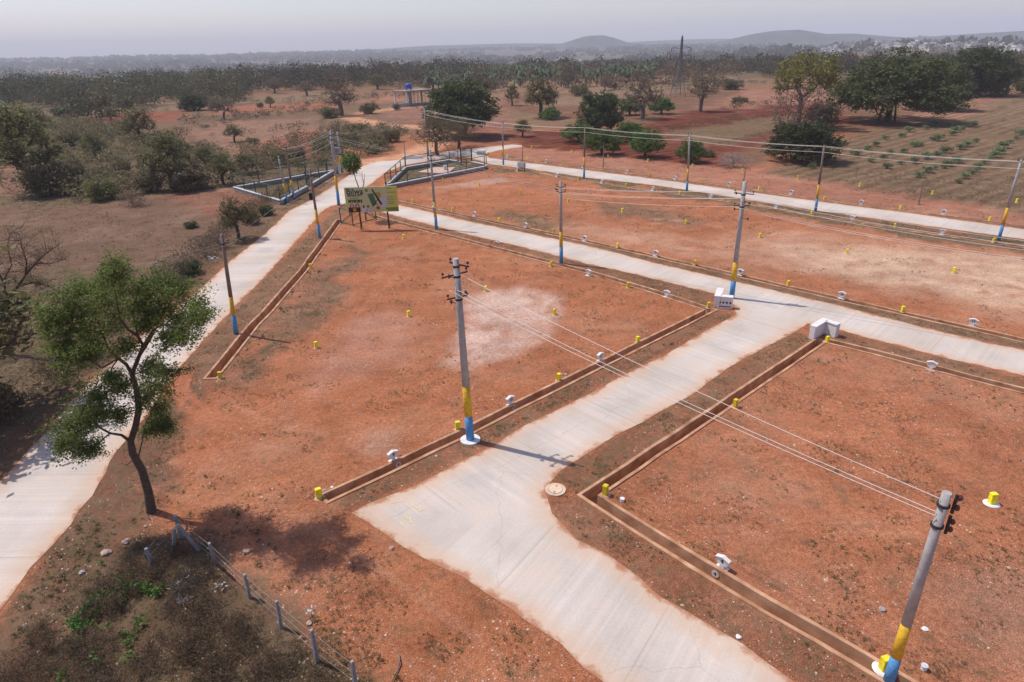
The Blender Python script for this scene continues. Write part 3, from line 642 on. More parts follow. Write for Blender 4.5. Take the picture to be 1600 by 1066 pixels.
pM = pole((735, 688), (712, 404), 'thick grey pole with crossed iron arms standing beside the near end of the centre drain', .17, .115,
  arms=((.965, R(-38), .62, 0), (.915, R(38), .75, 0), (.80, R(30), .55, 0)), bands=(.15, .325), pad=True, brackets=3, blue='blue')
pR = pole((1388, 1066), (1480, 770), 'grey pole at the lower right with brown insulators on its right side', .13, .095, bands=(.155, .34), brackets=0, sides=16)
# iron bracket rack on the right hand pole
q = MB(); d = Vector((.95, -.3, 0)).normalized()
for z in (.945, .85): q.tube([pR['W']((0, 0, pR['h'] * z - .03)) - pR['base'], pR['W']((0, 0, pR['h'] * z + .03)) - pR['base']], .135, 14)
for z in (.955, .86):
    c = pR['W']((0, 0, pR['h'] * z)) - pR['base'] + d * .2; q.box(c, (.05, .05, .5), 0)
rk = q.build('insulator_rack', M_['iron'], pR['o'])
pR['ends'] = []
for z in (.985, .94, .875, .84):
    c = pR['W']((0, 0, pR['h'] * z)) - pR['base'] + d * .27
    MB().tube([c + Vector((0, 0, -.07)), c + Vector((0, 0, -.03)), c + Vector((0, 0, .03)), c + Vector((0, 0, .07))], [.025, .055, .055, .025], 10).build('insulator', M_['insul'], rk); pR['ends'].append(c + pR['base'])
def at_h(p, f, dx=0, dy=0): return p['W']((dx, dy, p['h'] * f))
wires([at_h(pM, .915, .28, -.15), at_h(pM, .86, .0, -.35), at_h(pM, .85, -.30, -.15)], [at_h(pR, .975, -.13, 0), at_h(pR, .915, -.13), at_h(pR, .90, -.14, -.03)],
      'pale power line from the thick centre pole to the lower right pole', 'power lines from the centre pole to the lower right pole', .0085, .012, pos=['upper', 'middle', 'lowest'])
off1 = thing  # keep the name free
base_off = Vector((pR['base'].x + 12, pR['base'].y - 2, 0))

p2 = pole((1143, 466), (1164, 284), 'tall grey pole behind the white corner block at the road junction', .165, .115, arms=((.90, R(-30), .75, .0), (.80, R(-8), .6, 0)), bands=(.16, .325), brackets=4)
p3 = pole((877, 412), (876, 283), 'pole with two short crossarms beside the drain, middle of the middle road', .14, .09, arms=((.93, R(-15), .45, 0), (.87, R(-15), .45, 0)), bands=(.21, .40), brackets=1)
p4 = pole((682, 358), (672, 234), 'pole with a small grey box, right of the hoarding', .135, .09, arms=((.93, R(-15), .42, 0), (.87, R(-15), .42, 0)), bands=(.16, .35), box=True)
p5 = pole((529.5, 321), (516, 205), 'tallest pole on the left road, just left of the hoarding', .16, .10, arms=((.95, R(-40), .55, 0), (.89, R(-40), .55, 0)), bands=(.21, .41), brackets=2)
p6 = pole((500, 372), (483.5, 263), 'brown pole carrying a dark box, on the verge of the left road below the hoarding', .13, .085, arms=((.90, R(-45), .4, .15),), bands=(.20, .42), kind='rust')
p7 = pole((369, 522), (346, 366), 'slim brown pole between the left road and the end of the left drain', .13, .085, arms=((.91, R(10), .42, 0),), bands=(.20, .39), kind='rust')
p8 = pole((669, 243.5), (663, 170), 'pole beside the feathery tree where the dirt track meets the road', .17, .11, arms=((.97, R(0), .3, 0),), bands=(.2, .38))
back = [((786.5, 258), (785, 191), 'leftmost slim pole of the back road, behind the walled garden'), ((912.5, 279), (914, 198), 'slim pole of the back road in front of the leftmost mango tree'),
        ((1073, 300.5), (1078, 210), 'slim pole of the back road next to the small mango tree'), ((1274, 331), (1288, 227), 'slim pole of the back road in front of the big round mango tree'),
        ((1560, 376), (1596, 250), 'rightmost pole of the back road, leaning at the right edge')]
pb = [pole(b, t, l, .125, .085, arms=((.985, R(-15), .25, 0),), bands=(.20, .42), kind='rust' if i % 2 else 'concrete') for i, (b, t, l) in enumerate(back)]
# transformer pair and the pair by the garden
d1 = pole((527.5, 272), (517, 203), 'left pole of the transformer pair behind the tallest pole', .15, .10, arms=((.97, R(10), .7, .4),), bands=(.17, .34))
d2 = pole((535, 270), (527, 206), 'right pole of the transformer pair behind the tallest pole', .15, .10, arms=((.92, R(-50), .5, 0),), bands=(.2, .42))
tr = d1['base'].lerp(d2['base'], .5) + Vector((0, 0, 2.6))
t = thing('transformer', 'grey transformer hung between the two poles behind the tallest pole', 'transformer', tr)
MB().box((0, 0, .35), (.8, .55, .8), R(10)).build('tank', M_['steel'], t, bevel=.02)
m = MB()
for k in range(6): m.box((-.3 + k * .12, -.34, .35), (.03, .12, .6), 0)
m.build('cooling_fins', M_['steel'], t)
for k in range(3): MB().tube([(-.25 + .25 * k, 0, .75), (-.25 + .25 * k, 0, .85), (-.25 + .25 * k, 0, 1.05)], [.03, .06, .02], 8).build('bushing', M_['insul'], t)
MB().box((0, 0, -.12), (1.6, .12, .12), R(8)).build('support_beam', M_['iron'], t)
e1 = pole((449, 317), (435, 244), 'shorter pole of the pair standing at the left garden wall', .14, .09, arms=((.97, R(10), .6, 0), (.82, R(10), .5, 0)), bands=(.20, .42))
e2 = pole((459.5, 311), (446, 228), 'taller pole of the pair standing at the left garden wall', .14, .09, arms=((.97, R(10), .55, 0), (.90, R(10), .4, 0)), bands=(.19, .36), kind='rust')
bx = thing('meter_cabinet', 'black cabinet fixed half way up the brown pole by the left garden gate', 'cabinet', p6['W']((-.25, .3, p6['h'] * .60)))
MB().box((0, 0, 0), (.45, .3, .6), .3).build('cabinet_body', M_['iron'], bx, bevel=.01); MB().box((0, -.18, 0), (.36, .03, .5), .3).build('cabinet_door', M_['blackp'], bx)

# off-frame poles that carry the spans to the right
ox = pole((1905, 600), (1990, 395), 'pole of the middle road standing outside the right edge', .16, .11, arms=((.93, R(-30), .7, 0), (.82, R(-30), .6, 0)))
oy = pole((1900, 432), (1965, 285), 'pole of the back road standing outside the right edge', .125, .085, arms=((.985, R(-15), .25, 0),))
def span(a_, b_, hs, label, group, r=.010, sag=.015, m='wire', spread=.3):
    A = []; B = []
    for f, s in hs: A.append(at_h(a_, f, s * spread, -.12)); B.append(at_h(b_, f, s * spread, -.12))
    wires(A, B, label, group, r, sag, m, pos=SP[len(hs)])
SP = {2: ['upper strand', 'lower strand'], 3: ['top left strand', 'top right strand', 'lowest strand'], 4: ['top left strand', 'top right strand', 'third strand', 'lowest strand'], 5: ['top left strand', 'top right strand', 'middle strand', 'fourth strand', 'lowest strand']}
H5 = [(.93, -1.4), (.93, 1.4), (.87, -1.2), (.87, 1.2), (.80, 1)]
span(p3, p2, H5, 'power line of the middle road left of the junction pole', 'power lines of the middle road', .009, .012)
span(p2, ox, [(.90, -2), (.90, 2), (.84, 1), (.80, -1.5), (.76, 1.2)], 'power line from the tall junction pole to the right edge', 'power lines right of the junction pole', .010, .022)
span(p4, p3, H5[:4], 'power line above the middle road, right of the hoarding', 'power lines right of the hoarding', .009, .012, 'wiredim')
span(p5, p4, H5[:3], 'power line passing over the hoarding', 'power lines over the hoarding', .009, .012, 'wiredim')
span(p5, d2, [(.93, 0), (.87, 1)], 'short power line from the tallest left pole to the transformer pair', 'short power lines at the transformer', .012, .01, 'wiredim')
span(e2, d1, [(.95, -1), (.95, 1), (.85, 0), (.75, .5)], 'power line over the left garden between the pole pairs', 'power lines over the left garden', .014, .02, 'wire')
span(d2, p8, [(.95, -1), (.95, 1), (.85, 0)], 'power line from the transformer pair towards the feathery tree', 'power lines past the dirt track', .012, .03, 'wiredim')
span(p8, pb[0], [(.97, -1), (.97, 1), (.88, 0)], 'bright power line in front of the feathery tree', 'power lines in front of the feathery tree', .016, .012)
names = ['between the first and second poles of the back road', 'between the second and third poles of the back road', 'between the third and fourth poles of the back road', 'between the last two poles of the back road']
for i in range(4): span(pb[i], pb[i + 1], [(.985, -.8), (.985, .8), (.90, 0)], 'power line ' + names[i], 'power lines ' + names[i], .013, .012)
span(pb[4], oy, [(.985, -.8), (.985, .8), (.90, 0)], 'power line leaving the rightmost back road pole at the frame edge', 'power lines at the right edge', .013, .012)
# lines over the left clearing
lw = [G(-300, 700, 7.0), G(-300, 640, 6.0)]
wires([at_h(p7, .90, -.3), at_h(p7, .90, .3)], [Vector((-36, 16, 6.2)), Vector((-37, 17, 6.2))], 'thin power line slanting from the slim brown pole across the bottom left', 'power lines at the bottom left', .007, .03, 'wiredim')
wires([at_h(p7, .90, -.3), at_h(p7, .90, .3)], [at_h(p6, .9, -.3), at_h(p6, .9, .3)], 'thin power line along the left road between the two brown poles', 'power lines along the left road', .007, .02, 'wiredim')

# thin dark rods, no paint
for b, t_, l in (((815.5, 263), (816.5, 229), 'thin dark rod beside the small grey cabinet at the back road'), ((942.5, 265), (943, 222), 'thin dark rod on the back plot, right of the second back road pole'),
                 ((1160, 293), (1166, 255), 'thin rusty rod leaning behind the tall junction pole'), ((1435, 320), (1442, 284), 'thin rusty rod near the field edge between the last two back road poles'),
                 ((634, 262), (631, 222), 'thin bare rod inside the left corner of the right garden')):
    base = G(*b); tip = above(base, *t_)
    o = thing('iron_rod', l, 'rod', base, group='thin dark rods')
    MB().tube([(0, 0, 0), (tip - base) * .5 + Vector((.03, 0, 0)), tip - base], [.07, .06, .035], 6).build('rod_shaft', M_['rust'], o)
    MB().tube([(0, 0, 0), (0, 0, .12)], .18, 8).build('rod_footing', M_['cement'], o)
c = G(815, 267); t = thing('switch_cabinet', 'small pale grey cabinet on short legs beside the back road', 'cabinet', c, R(-10))
MB().box((0, 0, .75), (1.0, .5, .7)).build('cabinet_body', M_['steel'], t, bevel=.02)
MB().box((0, -.27, .75), (.8, .03, .55)).build('cabinet_door', M_['whiteold'], t)
for x in (-.4, .4):
    MB().box((x, 0, .2), (.08, .4, .4)).build('leg', M_['iron'], t)

# ------------------------------------------------------------------ yellow boundary stones
stones = [
 (499, 778, 'yellow boundary stone at the near end of the centre drain, by the tree shadow', 1.15), (344.5, 591, 'yellow boundary stone at the lower end of the left drain', 1),
 (485, 419.5, 'yellow boundary stone beside the left drain, half way along it', 1), (631, 373, 'yellow boundary stone in the centre plot just below the hoarding shadow', 1),
 (494.5, 543.5, 'yellow boundary stone alone in the left part of the centre plot', 1), (639, 494.5, 'yellow boundary stone in the middle of the centre plot, left of the pale patch', 1),
 (759, 455, 'yellow boundary stone under the wires, above the pale patch of the centre plot', 1), (866, 491.5, 'yellow boundary stone right of the pale patch of the centre plot', 1),
 (715.5, 671, 'yellow boundary stone just left of the thick centre pole', 1.1), (873, 595, 'yellow boundary stone with rubble beside it on the centre drain', 1.1),
 (996, 535, 'yellow boundary stone on the centre drain, third counted from the thick pole', 1), (1107, 481, 'yellow boundary stone touching the left white corner block', 1),
 (861, 416.5, 'yellow boundary stone left of the foot of the pole with two crossarms', 1), (981.5, 449.5, 'yellow boundary stone on the plot side of the middle road, right of the two crossarm pole', 1),
 (946, 773, 'bright yellow boundary stone on the sharp drain corner by the manhole', 1.15), (1148.5, 636, 'yellow boundary stone on the right drain where the wires cross it', 1.1),
 (1292, 535, 'yellow boundary stone below the right white corner block', 1), (1549, 787, 'yellow boundary stone on a round white pad in the near right plot', 1.2),
 (1380, 1046, 'yellow boundary stone behind the foot of the lower right pole', 1.2),
 (645, 316.5, 'yellow boundary stone right of the hoarding, first along the middle road', 1), (707, 330.5, 'yellow boundary stone right of the pole with the grey box', 1),
 (780, 346.5, 'yellow boundary stone of the middle plot edge, between that plot pole with box and the two crossarm pole', 1), (865, 364, 'yellow boundary stone just left of the two crossarm pole, across the road', 1),
 (965, 387, 'yellow boundary stone across the road from the third white marker', 1), (1085.5, 414, 'yellow boundary stone left of the tall junction pole, across the road', 1),
 (1231, 446.5, 'yellow boundary stone across the road from the junction', 1), (1410, 487.5, 'yellow boundary stone between the last two white markers of the middle road', 1),
 (692, 282.5, 'yellow boundary stone just below the garden wall', 1), (749, 291, 'yellow boundary stone in the middle plot right below the garden end', 1), (813.5, 302, 'yellow boundary stone of the middle plot, second from the garden', 1),
 (887.5, 315.5, 'yellow boundary stone right of the top of the two crossarm pole', 1), (972.5, 331.5, 'yellow boundary stone in the red middle of the middle plot', 1), (1071.5, 350, 'yellow boundary stone left of the tall junction pole in the middle plot', 1),
 (1187, 371, 'yellow boundary stone right of the tall junction pole in the middle plot', 1), (1323.5, 396.5, 'yellow boundary stone on the pale sand of the middle plot', 1), (1490, 426.5, 'yellow boundary stone furthest right on the pale sand', 1.1),
 (781, 261, 'yellow boundary stone at the foot of the leftmost back road pole', 1), (838.5, 271, 'yellow boundary stone right of the grey cabinet', 1), (904, 281, 'yellow boundary stone left of the foot of the second back road pole', 1),
 (978, 291.5, 'yellow boundary stone near side of the back road, before the third pole', 1), (1062, 303.5, 'yellow boundary stone left of the foot of the third back road pole', 1), (1268.5, 335, 'yellow boundary stone left of the foot of the fourth back road pole', 1),
 (1397.5, 355.5, 'yellow boundary stone near side of the back road, between the last two poles', 1), (1552, 379, 'yellow boundary stone left of the foot of the rightmost pole', 1),
 (763, 242, 'yellow boundary stone by the small lettered white block', 1), (824, 250, 'yellow boundary stone far side of the back road, above the grey cabinet', 1), (881.5, 258, 'yellow boundary stone left of the second back road pole, far side', 1),
 (944, 266, 'yellow boundary stone at the foot of the dark rod on the back plot', 1), (1015.5, 275, 'yellow boundary stone far side of the back road, left of the third pole', 1), (1096, 285, 'yellow boundary stone far side of the back road, right of the third pole', 1),
 (1186, 297.5, 'yellow boundary stone beyond the top of the tall junction pole', 1), (1288, 312.5, 'yellow boundary stone right of the fourth back road pole', 1), (1406, 327.5, 'yellow boundary stone far side of the back road near the rusty rod', 1),
 (1546, 345.5, 'yellow boundary stone left of the rightmost pole, far side of the back road', 1),
 (831, 231, 'outermost yellow boundary stone by the end of the short road stub', 1), (893, 238.5, 'outermost yellow boundary stone left of the leftmost mango tree', 1), (950, 245.5, 'outermost yellow boundary stone between the first two mango trees', 1),
 (1012.5, 252.5, 'outermost yellow boundary stone under the bright middle mango tree', 1), (1082, 260.5, 'outermost yellow boundary stone under the small mango tree', 1), (1159.5, 268, 'outermost yellow boundary stone by the grey brush pile', 1),
 (1246, 279.5, 'outermost yellow boundary stone under the big round mango tree', 1), (1343.5, 291, 'outermost yellow boundary stone at the field edge right of the big round mango', 1), (1456.5, 303.5, 'outermost yellow boundary stone beyond the right rusty rod', 1),
 (1588.5, 317, 'outermost yellow boundary stone at the right edge', 1.1)]
proto = None
for i, (px, py, lb, k) in enumerate(stones):
    p = G(px, py); far = mpp(p) > .05; lb = ' '.join(lb.split()[:16])
    if proto is None:
        proto = thing('boundary_stone', lb, 'boundary stone', p, .5, 'yellow painted boundary stones')
        m = MB(); m.box((0, 0, .2), (.2, .17, .4)); m.build('stone_block', M_['lemon'], proto, bevel=.012)
        m = MB(); m.tube([(0, 0, 0), (0, 0, .025)], [.19, .15], 9); m.build('cement_footing', M_['footing'], proto)
        c = proto; k *= .9; c.scale = (k, k, k)
    else: c = copy_tree(proto, p, random.uniform(0, 1.2), (k * .9,) * 3, lb)
    c.rotation_euler[0] = random.uniform(-.05, .05)
    if 'round white pad' in lb or 'foot of the lower right pole' in lb:
        MB().tube([(0, 0, 0), (0, 0, .03)], [.25, .22], 16).build('white_pad', M_['whiteold'], c)

# ------------------------------------------------------------------ white plot markers
def marker(px, py, face, txt, label, s=1.0):
    p = G(px, py); t = thing('plot_marker', label, 'plot marker', p, face, 'white numbered plot markers'); t.scale = (s * .74,) * 3
    MB().box((0, 0, .10), (.20, .13, .25)).build('marker_stem', M_['white'], t)
    MB().box((0, .02, .02), (.52, .3, .045)).build('marker_foot', M_['whiteold'], t)
    P = [(-.19, .22), (.19, .22), (.26, .31), (.26, .50), (.0, .60), (-.26, .50), (-.26, .31)]
    Mx = Matrix.Rotation(R(90), 4, 'X')
    MB().prism(P, -.06, .06, Mx).build('marker_head', M_['white'], t)
    Rf = [(-.32, .49), (.0, .605), (.32, .49), (.32, .535), (0, .65), (-.32, .535)]
    rf = MB(); n = 6
    for z in (-.10, .10): rf.v += [tuple(Mx @ Vector((a_, b_, z))) for a_, b_ in Rf]
    rf.f += [(0, 1, 4, 5), (1, 2, 3, 4), (11, 10, 7, 6), (10, 9, 8, 7)] + [(i + 6, (i + 1) % 6 + 6, (i + 1) % 6, i) for i in range(6)]
    rf.build('marker_roof', M_['white'], t)
    if txt: text_mesh(txt, .27, M_['blackp'], 'digits', t, Matrix.Translation((0, -.064, .40)) @ Mx, .003, bold=.006)
    return t
ang = lambda a_, b_: math.atan2((G(*b_) - G(*a_)).y, (G(*b_) - G(*a_)).x)
aD = ang((600, 737), (957, 561)); aE = ang((921, 775), (1200, 948)); aB = ang((741, 341), (1314, 468)); aC = ang((905, 281), (1398, 357))
marker(615, 720, aD, '9', 'white plot marker 9 near the lower end of the centre drain')
marker(797.5, 633, aD, '10', 'white plot marker 10 on the centre drain, right of the thick pole')
marker(938, 564, aD, '11', 'white plot marker 11 on the centre drain under the wires')
marker(1128, 888, aE, '4', 'white plot marker 4 on the near right drain')
marker(1454, 578, aB + math.pi, '5', 'white plot marker seen from behind in the far edge of the near right plot')
marker(1041.5, 464.5, aB + math.pi, '12', 'white plot marker seen from behind, nearest the left white block')
marker(919, 431, aB + math.pi, '13', 'white plot marker seen from behind, right of the two crossarm pole')
for x, y, n_, l in ((677, 323.5, '23', 'at the pole with grey box'), (741, 338, '22', 'after the pole with box'), (821, 356, '21', 'left of the two crossarm pole'), (913, 377, '20', 'right of the two crossarm pole'),
                 (1024, 400.5, '19', 'before the junction pole'), (1156, 430.5, '18', 'beside the junction pole'), (1314.5, 467, '16', 'above the right white block'), (1519, 510, '17', 'at the right edge')):
    marker(x, y, aB, n_, 'white plot marker, far side of middle road, ' + l)
for x, y, n_, l in ((853, 254.5, '40', 'left of the second pole'), (792, 247, '41', 'right of the leftmost pole'), (910.5, 262.5, '39', 'at the second pole'), (978.5, 271.5, '38', 'under the bright mango'), (1054, 281, '37', 'left of the third pole'), (1138.5, 291.5, '36', 'left of the rusty leaning rod'),
                    (1235.5, 304, '35', 'left of the fourth pole'), (1345, 320, '34', 'right of the fourth pole'), (1473.5, 336, '33', 'left of the last pole')):
    marker(x, y, aC, n_, 'white plot marker, far side of back road, ' + l)
for x, y, l in ((808, 267.5, 'beside the grey cabinet'), (870, 276.5, 'right of the grey cabinet'), (940, 286.5, 'right of the second pole'), (1019.5, 298, 'left of the third pole'), (1109.5, 311, 'left of the tall junction pole top'),
                (1212, 326, 'left of the fourth pole'), (1331, 345, 'right of the fourth pole'), (1471.5, 367, 'left of the last pole')):
    marker(x, y, aC + math.pi, '', 'blank white plot marker, near side of back road, ' + l)
# numbers painted on the drain walls under the nearest markers
def wall_number(px, py, yaw, txt, label, z=-.17, dpt=.0):
    p = G(px, py, z); t = thing('painted_number', label, 'painted number', p, yaw, 'numbers painted on the drain walls')
    Mx = Matrix.Rotation(R(90), 4, 'X'); m = MB(); n = 20
    m.prism([(.14 * math.cos(6.283 * k / n), .14 * math.sin(6.283 * k / n)) for k in range(n)], 0, .006, Mx).build('white_disc', M_['white'], t)
    text_mesh(txt, .2, M_['blackp'], 'digits', t, Matrix.Translation((0, -.009, 0)) @ Mx, .002, bold=.004)
def on_wall(px, py, di, s, z):
    d = ray(px, py); q = CAM + d * ((z - CH) / d.z); C = drains[di][1]; wd = drains[di][2]
    best = None
    for e in (1, -1):
        L_ = [np.array(v) for v in offset(C, e * (wd / 2 - .010))]
        for i in range(len(L_) - 1):
            ab = L_[i + 1] - L_[i]; t_ = np.clip(((q.x, q.y) - L_[i]) @ ab / (ab @ ab), 0, 1); pt = L_[i] + ab * t_; dd = np.hypot(*(pt - (q.x, q.y)))
            if (e == s) and (best is None or dd < best[0]): best = (dd, pt, math.atan2(ab[1], ab[0]))
    return best
for px, py, di, s, tx, yaw, lb in ((1121, 893.5, 2, 1, '4', aE, 'black 4 on a white disc painted on the near right drain wall'), (619.5, 724, 0, 1, '9', aD, 'faint ringed number painted in the drain below marker 9'),
                                   (801.5, 636, 0, 1, '10', aD, 'faint ringed number painted in the drain below marker 10'), (941, 567, 0, 1, '11', aD, 'faint ringed number painted in the drain below marker 11')):
    b_ = on_wall(px, py, di, s, -.17)
    p = Vector((*b_[1], -.17)); t = thing('painted_number', lb, 'painted number', p, yaw, 'numbers painted on the drain walls')
    Mx = Matrix.Rotation(R(90), 4, 'X')
    MB().prism([(.13 * math.cos(6.283 * k / 20), .13 * math.sin(6.283 * k / 20)) for k in range(20)], 0, .006, Mx).build('white_disc', M_['white'], t)
    text_mesh(tx, .18, M_['blackp'], 'digits', t, Matrix.Translation((0, -.009, 0)) @ Mx, .002, bold=.004)

# ------------------------------------------------------------------ white culvert corner blocks
def block(name, label, corner, e1_, e2_, h, th, letters='', grp='white masonry corner blocks'):
    c = G(*corner); u = (G(*e1_) - c); v = (G(*e2_) - c); t = thing(name, label, 'masonry block', c, group=grp)
    for k, q in enumerate((u, v)):
        L_ = q.length; d = q.normalized(); an = math.atan2(d.y, d.x); st = th / 2 + .002 if k else -th / 2
        mb = MB(); mb.box(d * ((L_ + st) / 2) + Vector((0, 0, h / 2 - .25)), (L_ - st, th, h + .5), an); mb.build('wall', M_['white'], t, bevel=.015)
        mb = MB(); mb.box(d * ((L_ + st) / 2) + Vector((0, 0, h + .03)), (L_ - st + .06 * 0, th + .08, .06), an); mb.build('coping', M_['whiteold'], t, bevel=.008)
        if letters and k == 1:
            n_ = Vector((d.y, -d.x, 0))
            for j in range(4):
                fr = MB(); cc = d * (L_ * (.16 + .225 * j)) + n_ * (th / 2 + .004) + Vector((0, 0, h * .55)); fr.box(cc, (L_ * .12, .012, h * .16), an)
                fr.build('letter_mark', M_['blackp'], t)
            MB().box(d * (L_ * .5) + n_ * (th / 2 + .004) + Vector((0, 0, h * .2)), (L_ * .8, .012, h * .07), an).build('dark_stripe', M_['blackp'], t)
    return t
block('corner_block', 'white L shaped masonry block at the foot of the tall junction pole', (1120, 480), (1120 + 4, 468), (1144, 482), .72, .34, 'x')
block('corner_block', 'white L shaped masonry block on the right side of the road junction', (1285, 519), (1267, 530), (1307, 527), .72, .30)
c = G(752, 242); t = thing('corner_block', 'tiny lettered white block beside the back road behind the right garden', 'masonry block', c, R(-5))
MB().box((0, 0, .35), (1.3, .8, .7)).build('wall', M_['white'], t, bevel=.02)
for k in range(4): MB().box((-.45 + .3 * k, -.41, .3), (.2, .02, .3)).build('letter_mark', M_['steel'], t)
c = G(645, 248); t = thing('corner_block', 'low white slab beside the mouth of the dirt track', 'masonry block', c, R(5))
MB().box((0, 0, .2), (3.0, .5, .45)).build('wall', M_['white'], t, bevel=.03)

for k, (a_, b_) in enumerate((((612, 786), (632, 783)), ((640, 786), (652, 795)), ((655, 799), (664, 795)), ((632, 803), (638, 812)), ((626, 815), (630, 822)), ((640, 808), (643, 818)))):
    p, q = G(*a_, .018), G(*b_, .018); d = q - p; an = math.atan2(d.y, d.x)
    if k == 0: pt_ = thing('paint_mark', 'faded yellow survey scribble on the concrete at the near end of the cross road', 'paint mark', p); p0_ = p.copy()
    MB().box((p + q) / 2 - p0_, (d.length, .05, .004), an).build('paint_stroke', M_['lemonfade'], pt_)
# manhole
c = G(868, 766); t = thing('manhole', 'round sandy concrete manhole cover at the road edge', 'manhole', Vector((c.x, c.y, .012)))
MB().tube([(0, 0, -.06), (0, 0, .03)], .38, 40).build('manhole_ring', mat('sandy concrete', (.60, .46, .35), .9, .12, 5, .1), t)
MB().tube([(0, 0, .0), (0, 0, .042)], .25, 40).build('manhole_lid', mat('sandy lid', (.70, .52, .38), .9, .1, 5, .1), t)
m = MB(); m.tube([(0, 0, .0), (0, 0, .034)], .262, 40); m.build('lid_gap', M_['iron'], t)
for s in (-1, 1): MB().box((.05 * s, .17 * s, .045), (.07, .04, .012), .3).build('lift_slot', M_['iron'], t)

# ------------------------------------------------------------------ hoarding
l1, l2 = G(564, 359.5), G(607.5, 358.5)
dv = (l2 - l1).normalized(); nrm = Vector((dv.y, -dv.x, 0))
if nrm.y > 0: nrm = -nrm
def vp(px, py):
    d = ray(px, py); k = (l1 - CAM).dot(nrm) / d.dot(nrm); return CAM + d * k
TL, TR, BR, BL = vp(537.6, 294.3), vp(620, 290.5), vp(622.8, 329.5), vp(541.8, 333)
zt = (TL.z + TR.z) / 2; zb = (BL.z + BR.z) / 2; sx0 = ((TL + BL) / 2 - l1).dot(dv); sx1 = ((TR + BR) / 2 - l1).dot(dv)
BW, BH = sx1 - sx0, zt - zb
t = thing('hoarding', 'yellow green advertising hoarding on thin iron legs beside the left road fork', 'hoarding', l1)
BM = Matrix((( dv.x, 0, nrm.x, 0), (dv.y, 0, nrm.y, 0), (0, 1, 0, 0), (0, 0, 0, 1))) @ Matrix.Translation((sx0, zb, 0))
def bp(u, v, z=0): return (u * BW, v * BH, z)
panel_m = bpy.data.materials.new('printed vinyl'); panel_m.use_nodes = True
N = panel_m.node_tree.nodes; L = panel_m.node_tree.links; tc = N.new('ShaderNodeTexCoord'); sp = N.new('ShaderNodeSeparateXYZ'); cr = N.new('ShaderNodeValToRGB')
L.new(tc.outputs['Generated'], sp.inputs[0]); L.new(sp.outputs[0], cr.inputs[0]); L.new(cr.outputs[0], N['Principled BSDF'].inputs['Base Color']); N['Principled BSDF'].inputs['Roughness'].default_value = .5
E_ = cr.color_ramp.elements; E_[0].position = 0; E_[0].color = (.55, .58, .22, 1); E_[1].position = 1; E_[1].color = (.58, .50, .07, 1)
for po, co in ((.35, (.50, .52, .27, 1)), (.62, (.48, .50, .22, 1)), (.85, (.52, .55, .16, 1))): e = E_.new(po); e.color = co
MB().box(((BW / 2), BH / 2, -.04), (BW, BH, .08), 0, BM).build('panel', panel_m, t)
def poly(uv, m, name='print', z=.004): return MB().prism([(u * BW, v * BH) for u, v in uv], z - .003, z, BM).build(name, m, t)
pk = lambda n_, c: mat(n_, c, .55, .08, 4)
C_dg, C_g, C_g2, C_mar, C_gold, C_lav, C_red, C_skin, C_wh, C_wd = (pk('print dark green', (.03, .06, .05)), pk('print green', (.12, .22, .10)), pk('print leaf green', (.16, .24, .04)), pk('print maroon', (.07, .015, .015)), pk('print gold', (.38, .30, .06)),
   pk('print lavender', (.52, .50, .50)), pk('print red', (.36, .07, .05)), pk('print skin', (.38, .22, .15)), pk('print pale', (.65, .58, .58)), pk('print wood', (.035, .02, .02)))
def disc(u, v, r, m, name='print', z=.006): return MB().prism([((u * BW + r * BH * math.cos(a_ / 24 * 6.2832)), (v * BH + r * BH * math.sin(a_ / 24 * 6.2832))) for a_ in range(24)], z - .003, z, BM).build(name, m, t)
poly([(.80, .02), (.995, .02), (.995, .18), (.74, .16)], C_g2); poly([(.62, .35), (.72, .72), (.80, .62), (.78, .2), (.66, .18)], C_lav)
def tx(s, u, v, sz, m=C_dg, al='LEFT', bold=0, z=.006): text_mesh(s, sz * BH, m, 'lettering', t, BM @ Matrix.Translation(bp(u, v, z)), .002, al, bold)
tx('Bilwa', .03, .83, .32, pk('print navy', (.015, .03, .06)), bold=.012); tx('URBAN CITY', .045, .68, .105, pk('print navy', (.015, .03, .06)), bold=.012); tx('MYSORE', .055, .44, .15, pk('print black', (.01, .01, .01)), bold=.02)
poly([(.05, .635), (.27, .635), (.27, .642), (.05, .642)], C_dg); poly([(.09, .565), (.24, .565), (.24, .585), (.09, .585)], C_dg); poly([(.05, .525), (.27, .525), (.27, .532), (.05, .532)], C_dg)
poly([(.04, .0), (.27, .0), (.27, .20), (.04, .20)], C_mar); disc(.155, .10, .075, C_gold, z=.009); disc(.11, .245, .085, C_red, z=.009); disc(.215, .25, .09, C_red, z=.009); disc(.11, .25, .045, C_lav, z=.012); disc(.215, .25, .045, C_lav, z=.012)
poly([(.425, .72), (.545, .76), (.60, .30), (.50, .23)], C_g); poly([(.46, .70), (.475, .70), (.54, .28), (.52, .27)], C_dg, z=.008); poly([(.50, .72), (.515, .72), (.57, .32), (.555, .31)], C_dg, z=.008)
disc(.635, .68, .115, C_gold); poly([(.515, .90), (.54, .92), (.695, .33), (.68, .26), (.665, .28)], C_wd, z=.009); poly([(.50, .22), (.52, .22), (.62, .50), (.605, .50)], C_wd, z=.009)
disc(.42, .87, .06, C_g2); disc(.61, .16, .075, C_red)
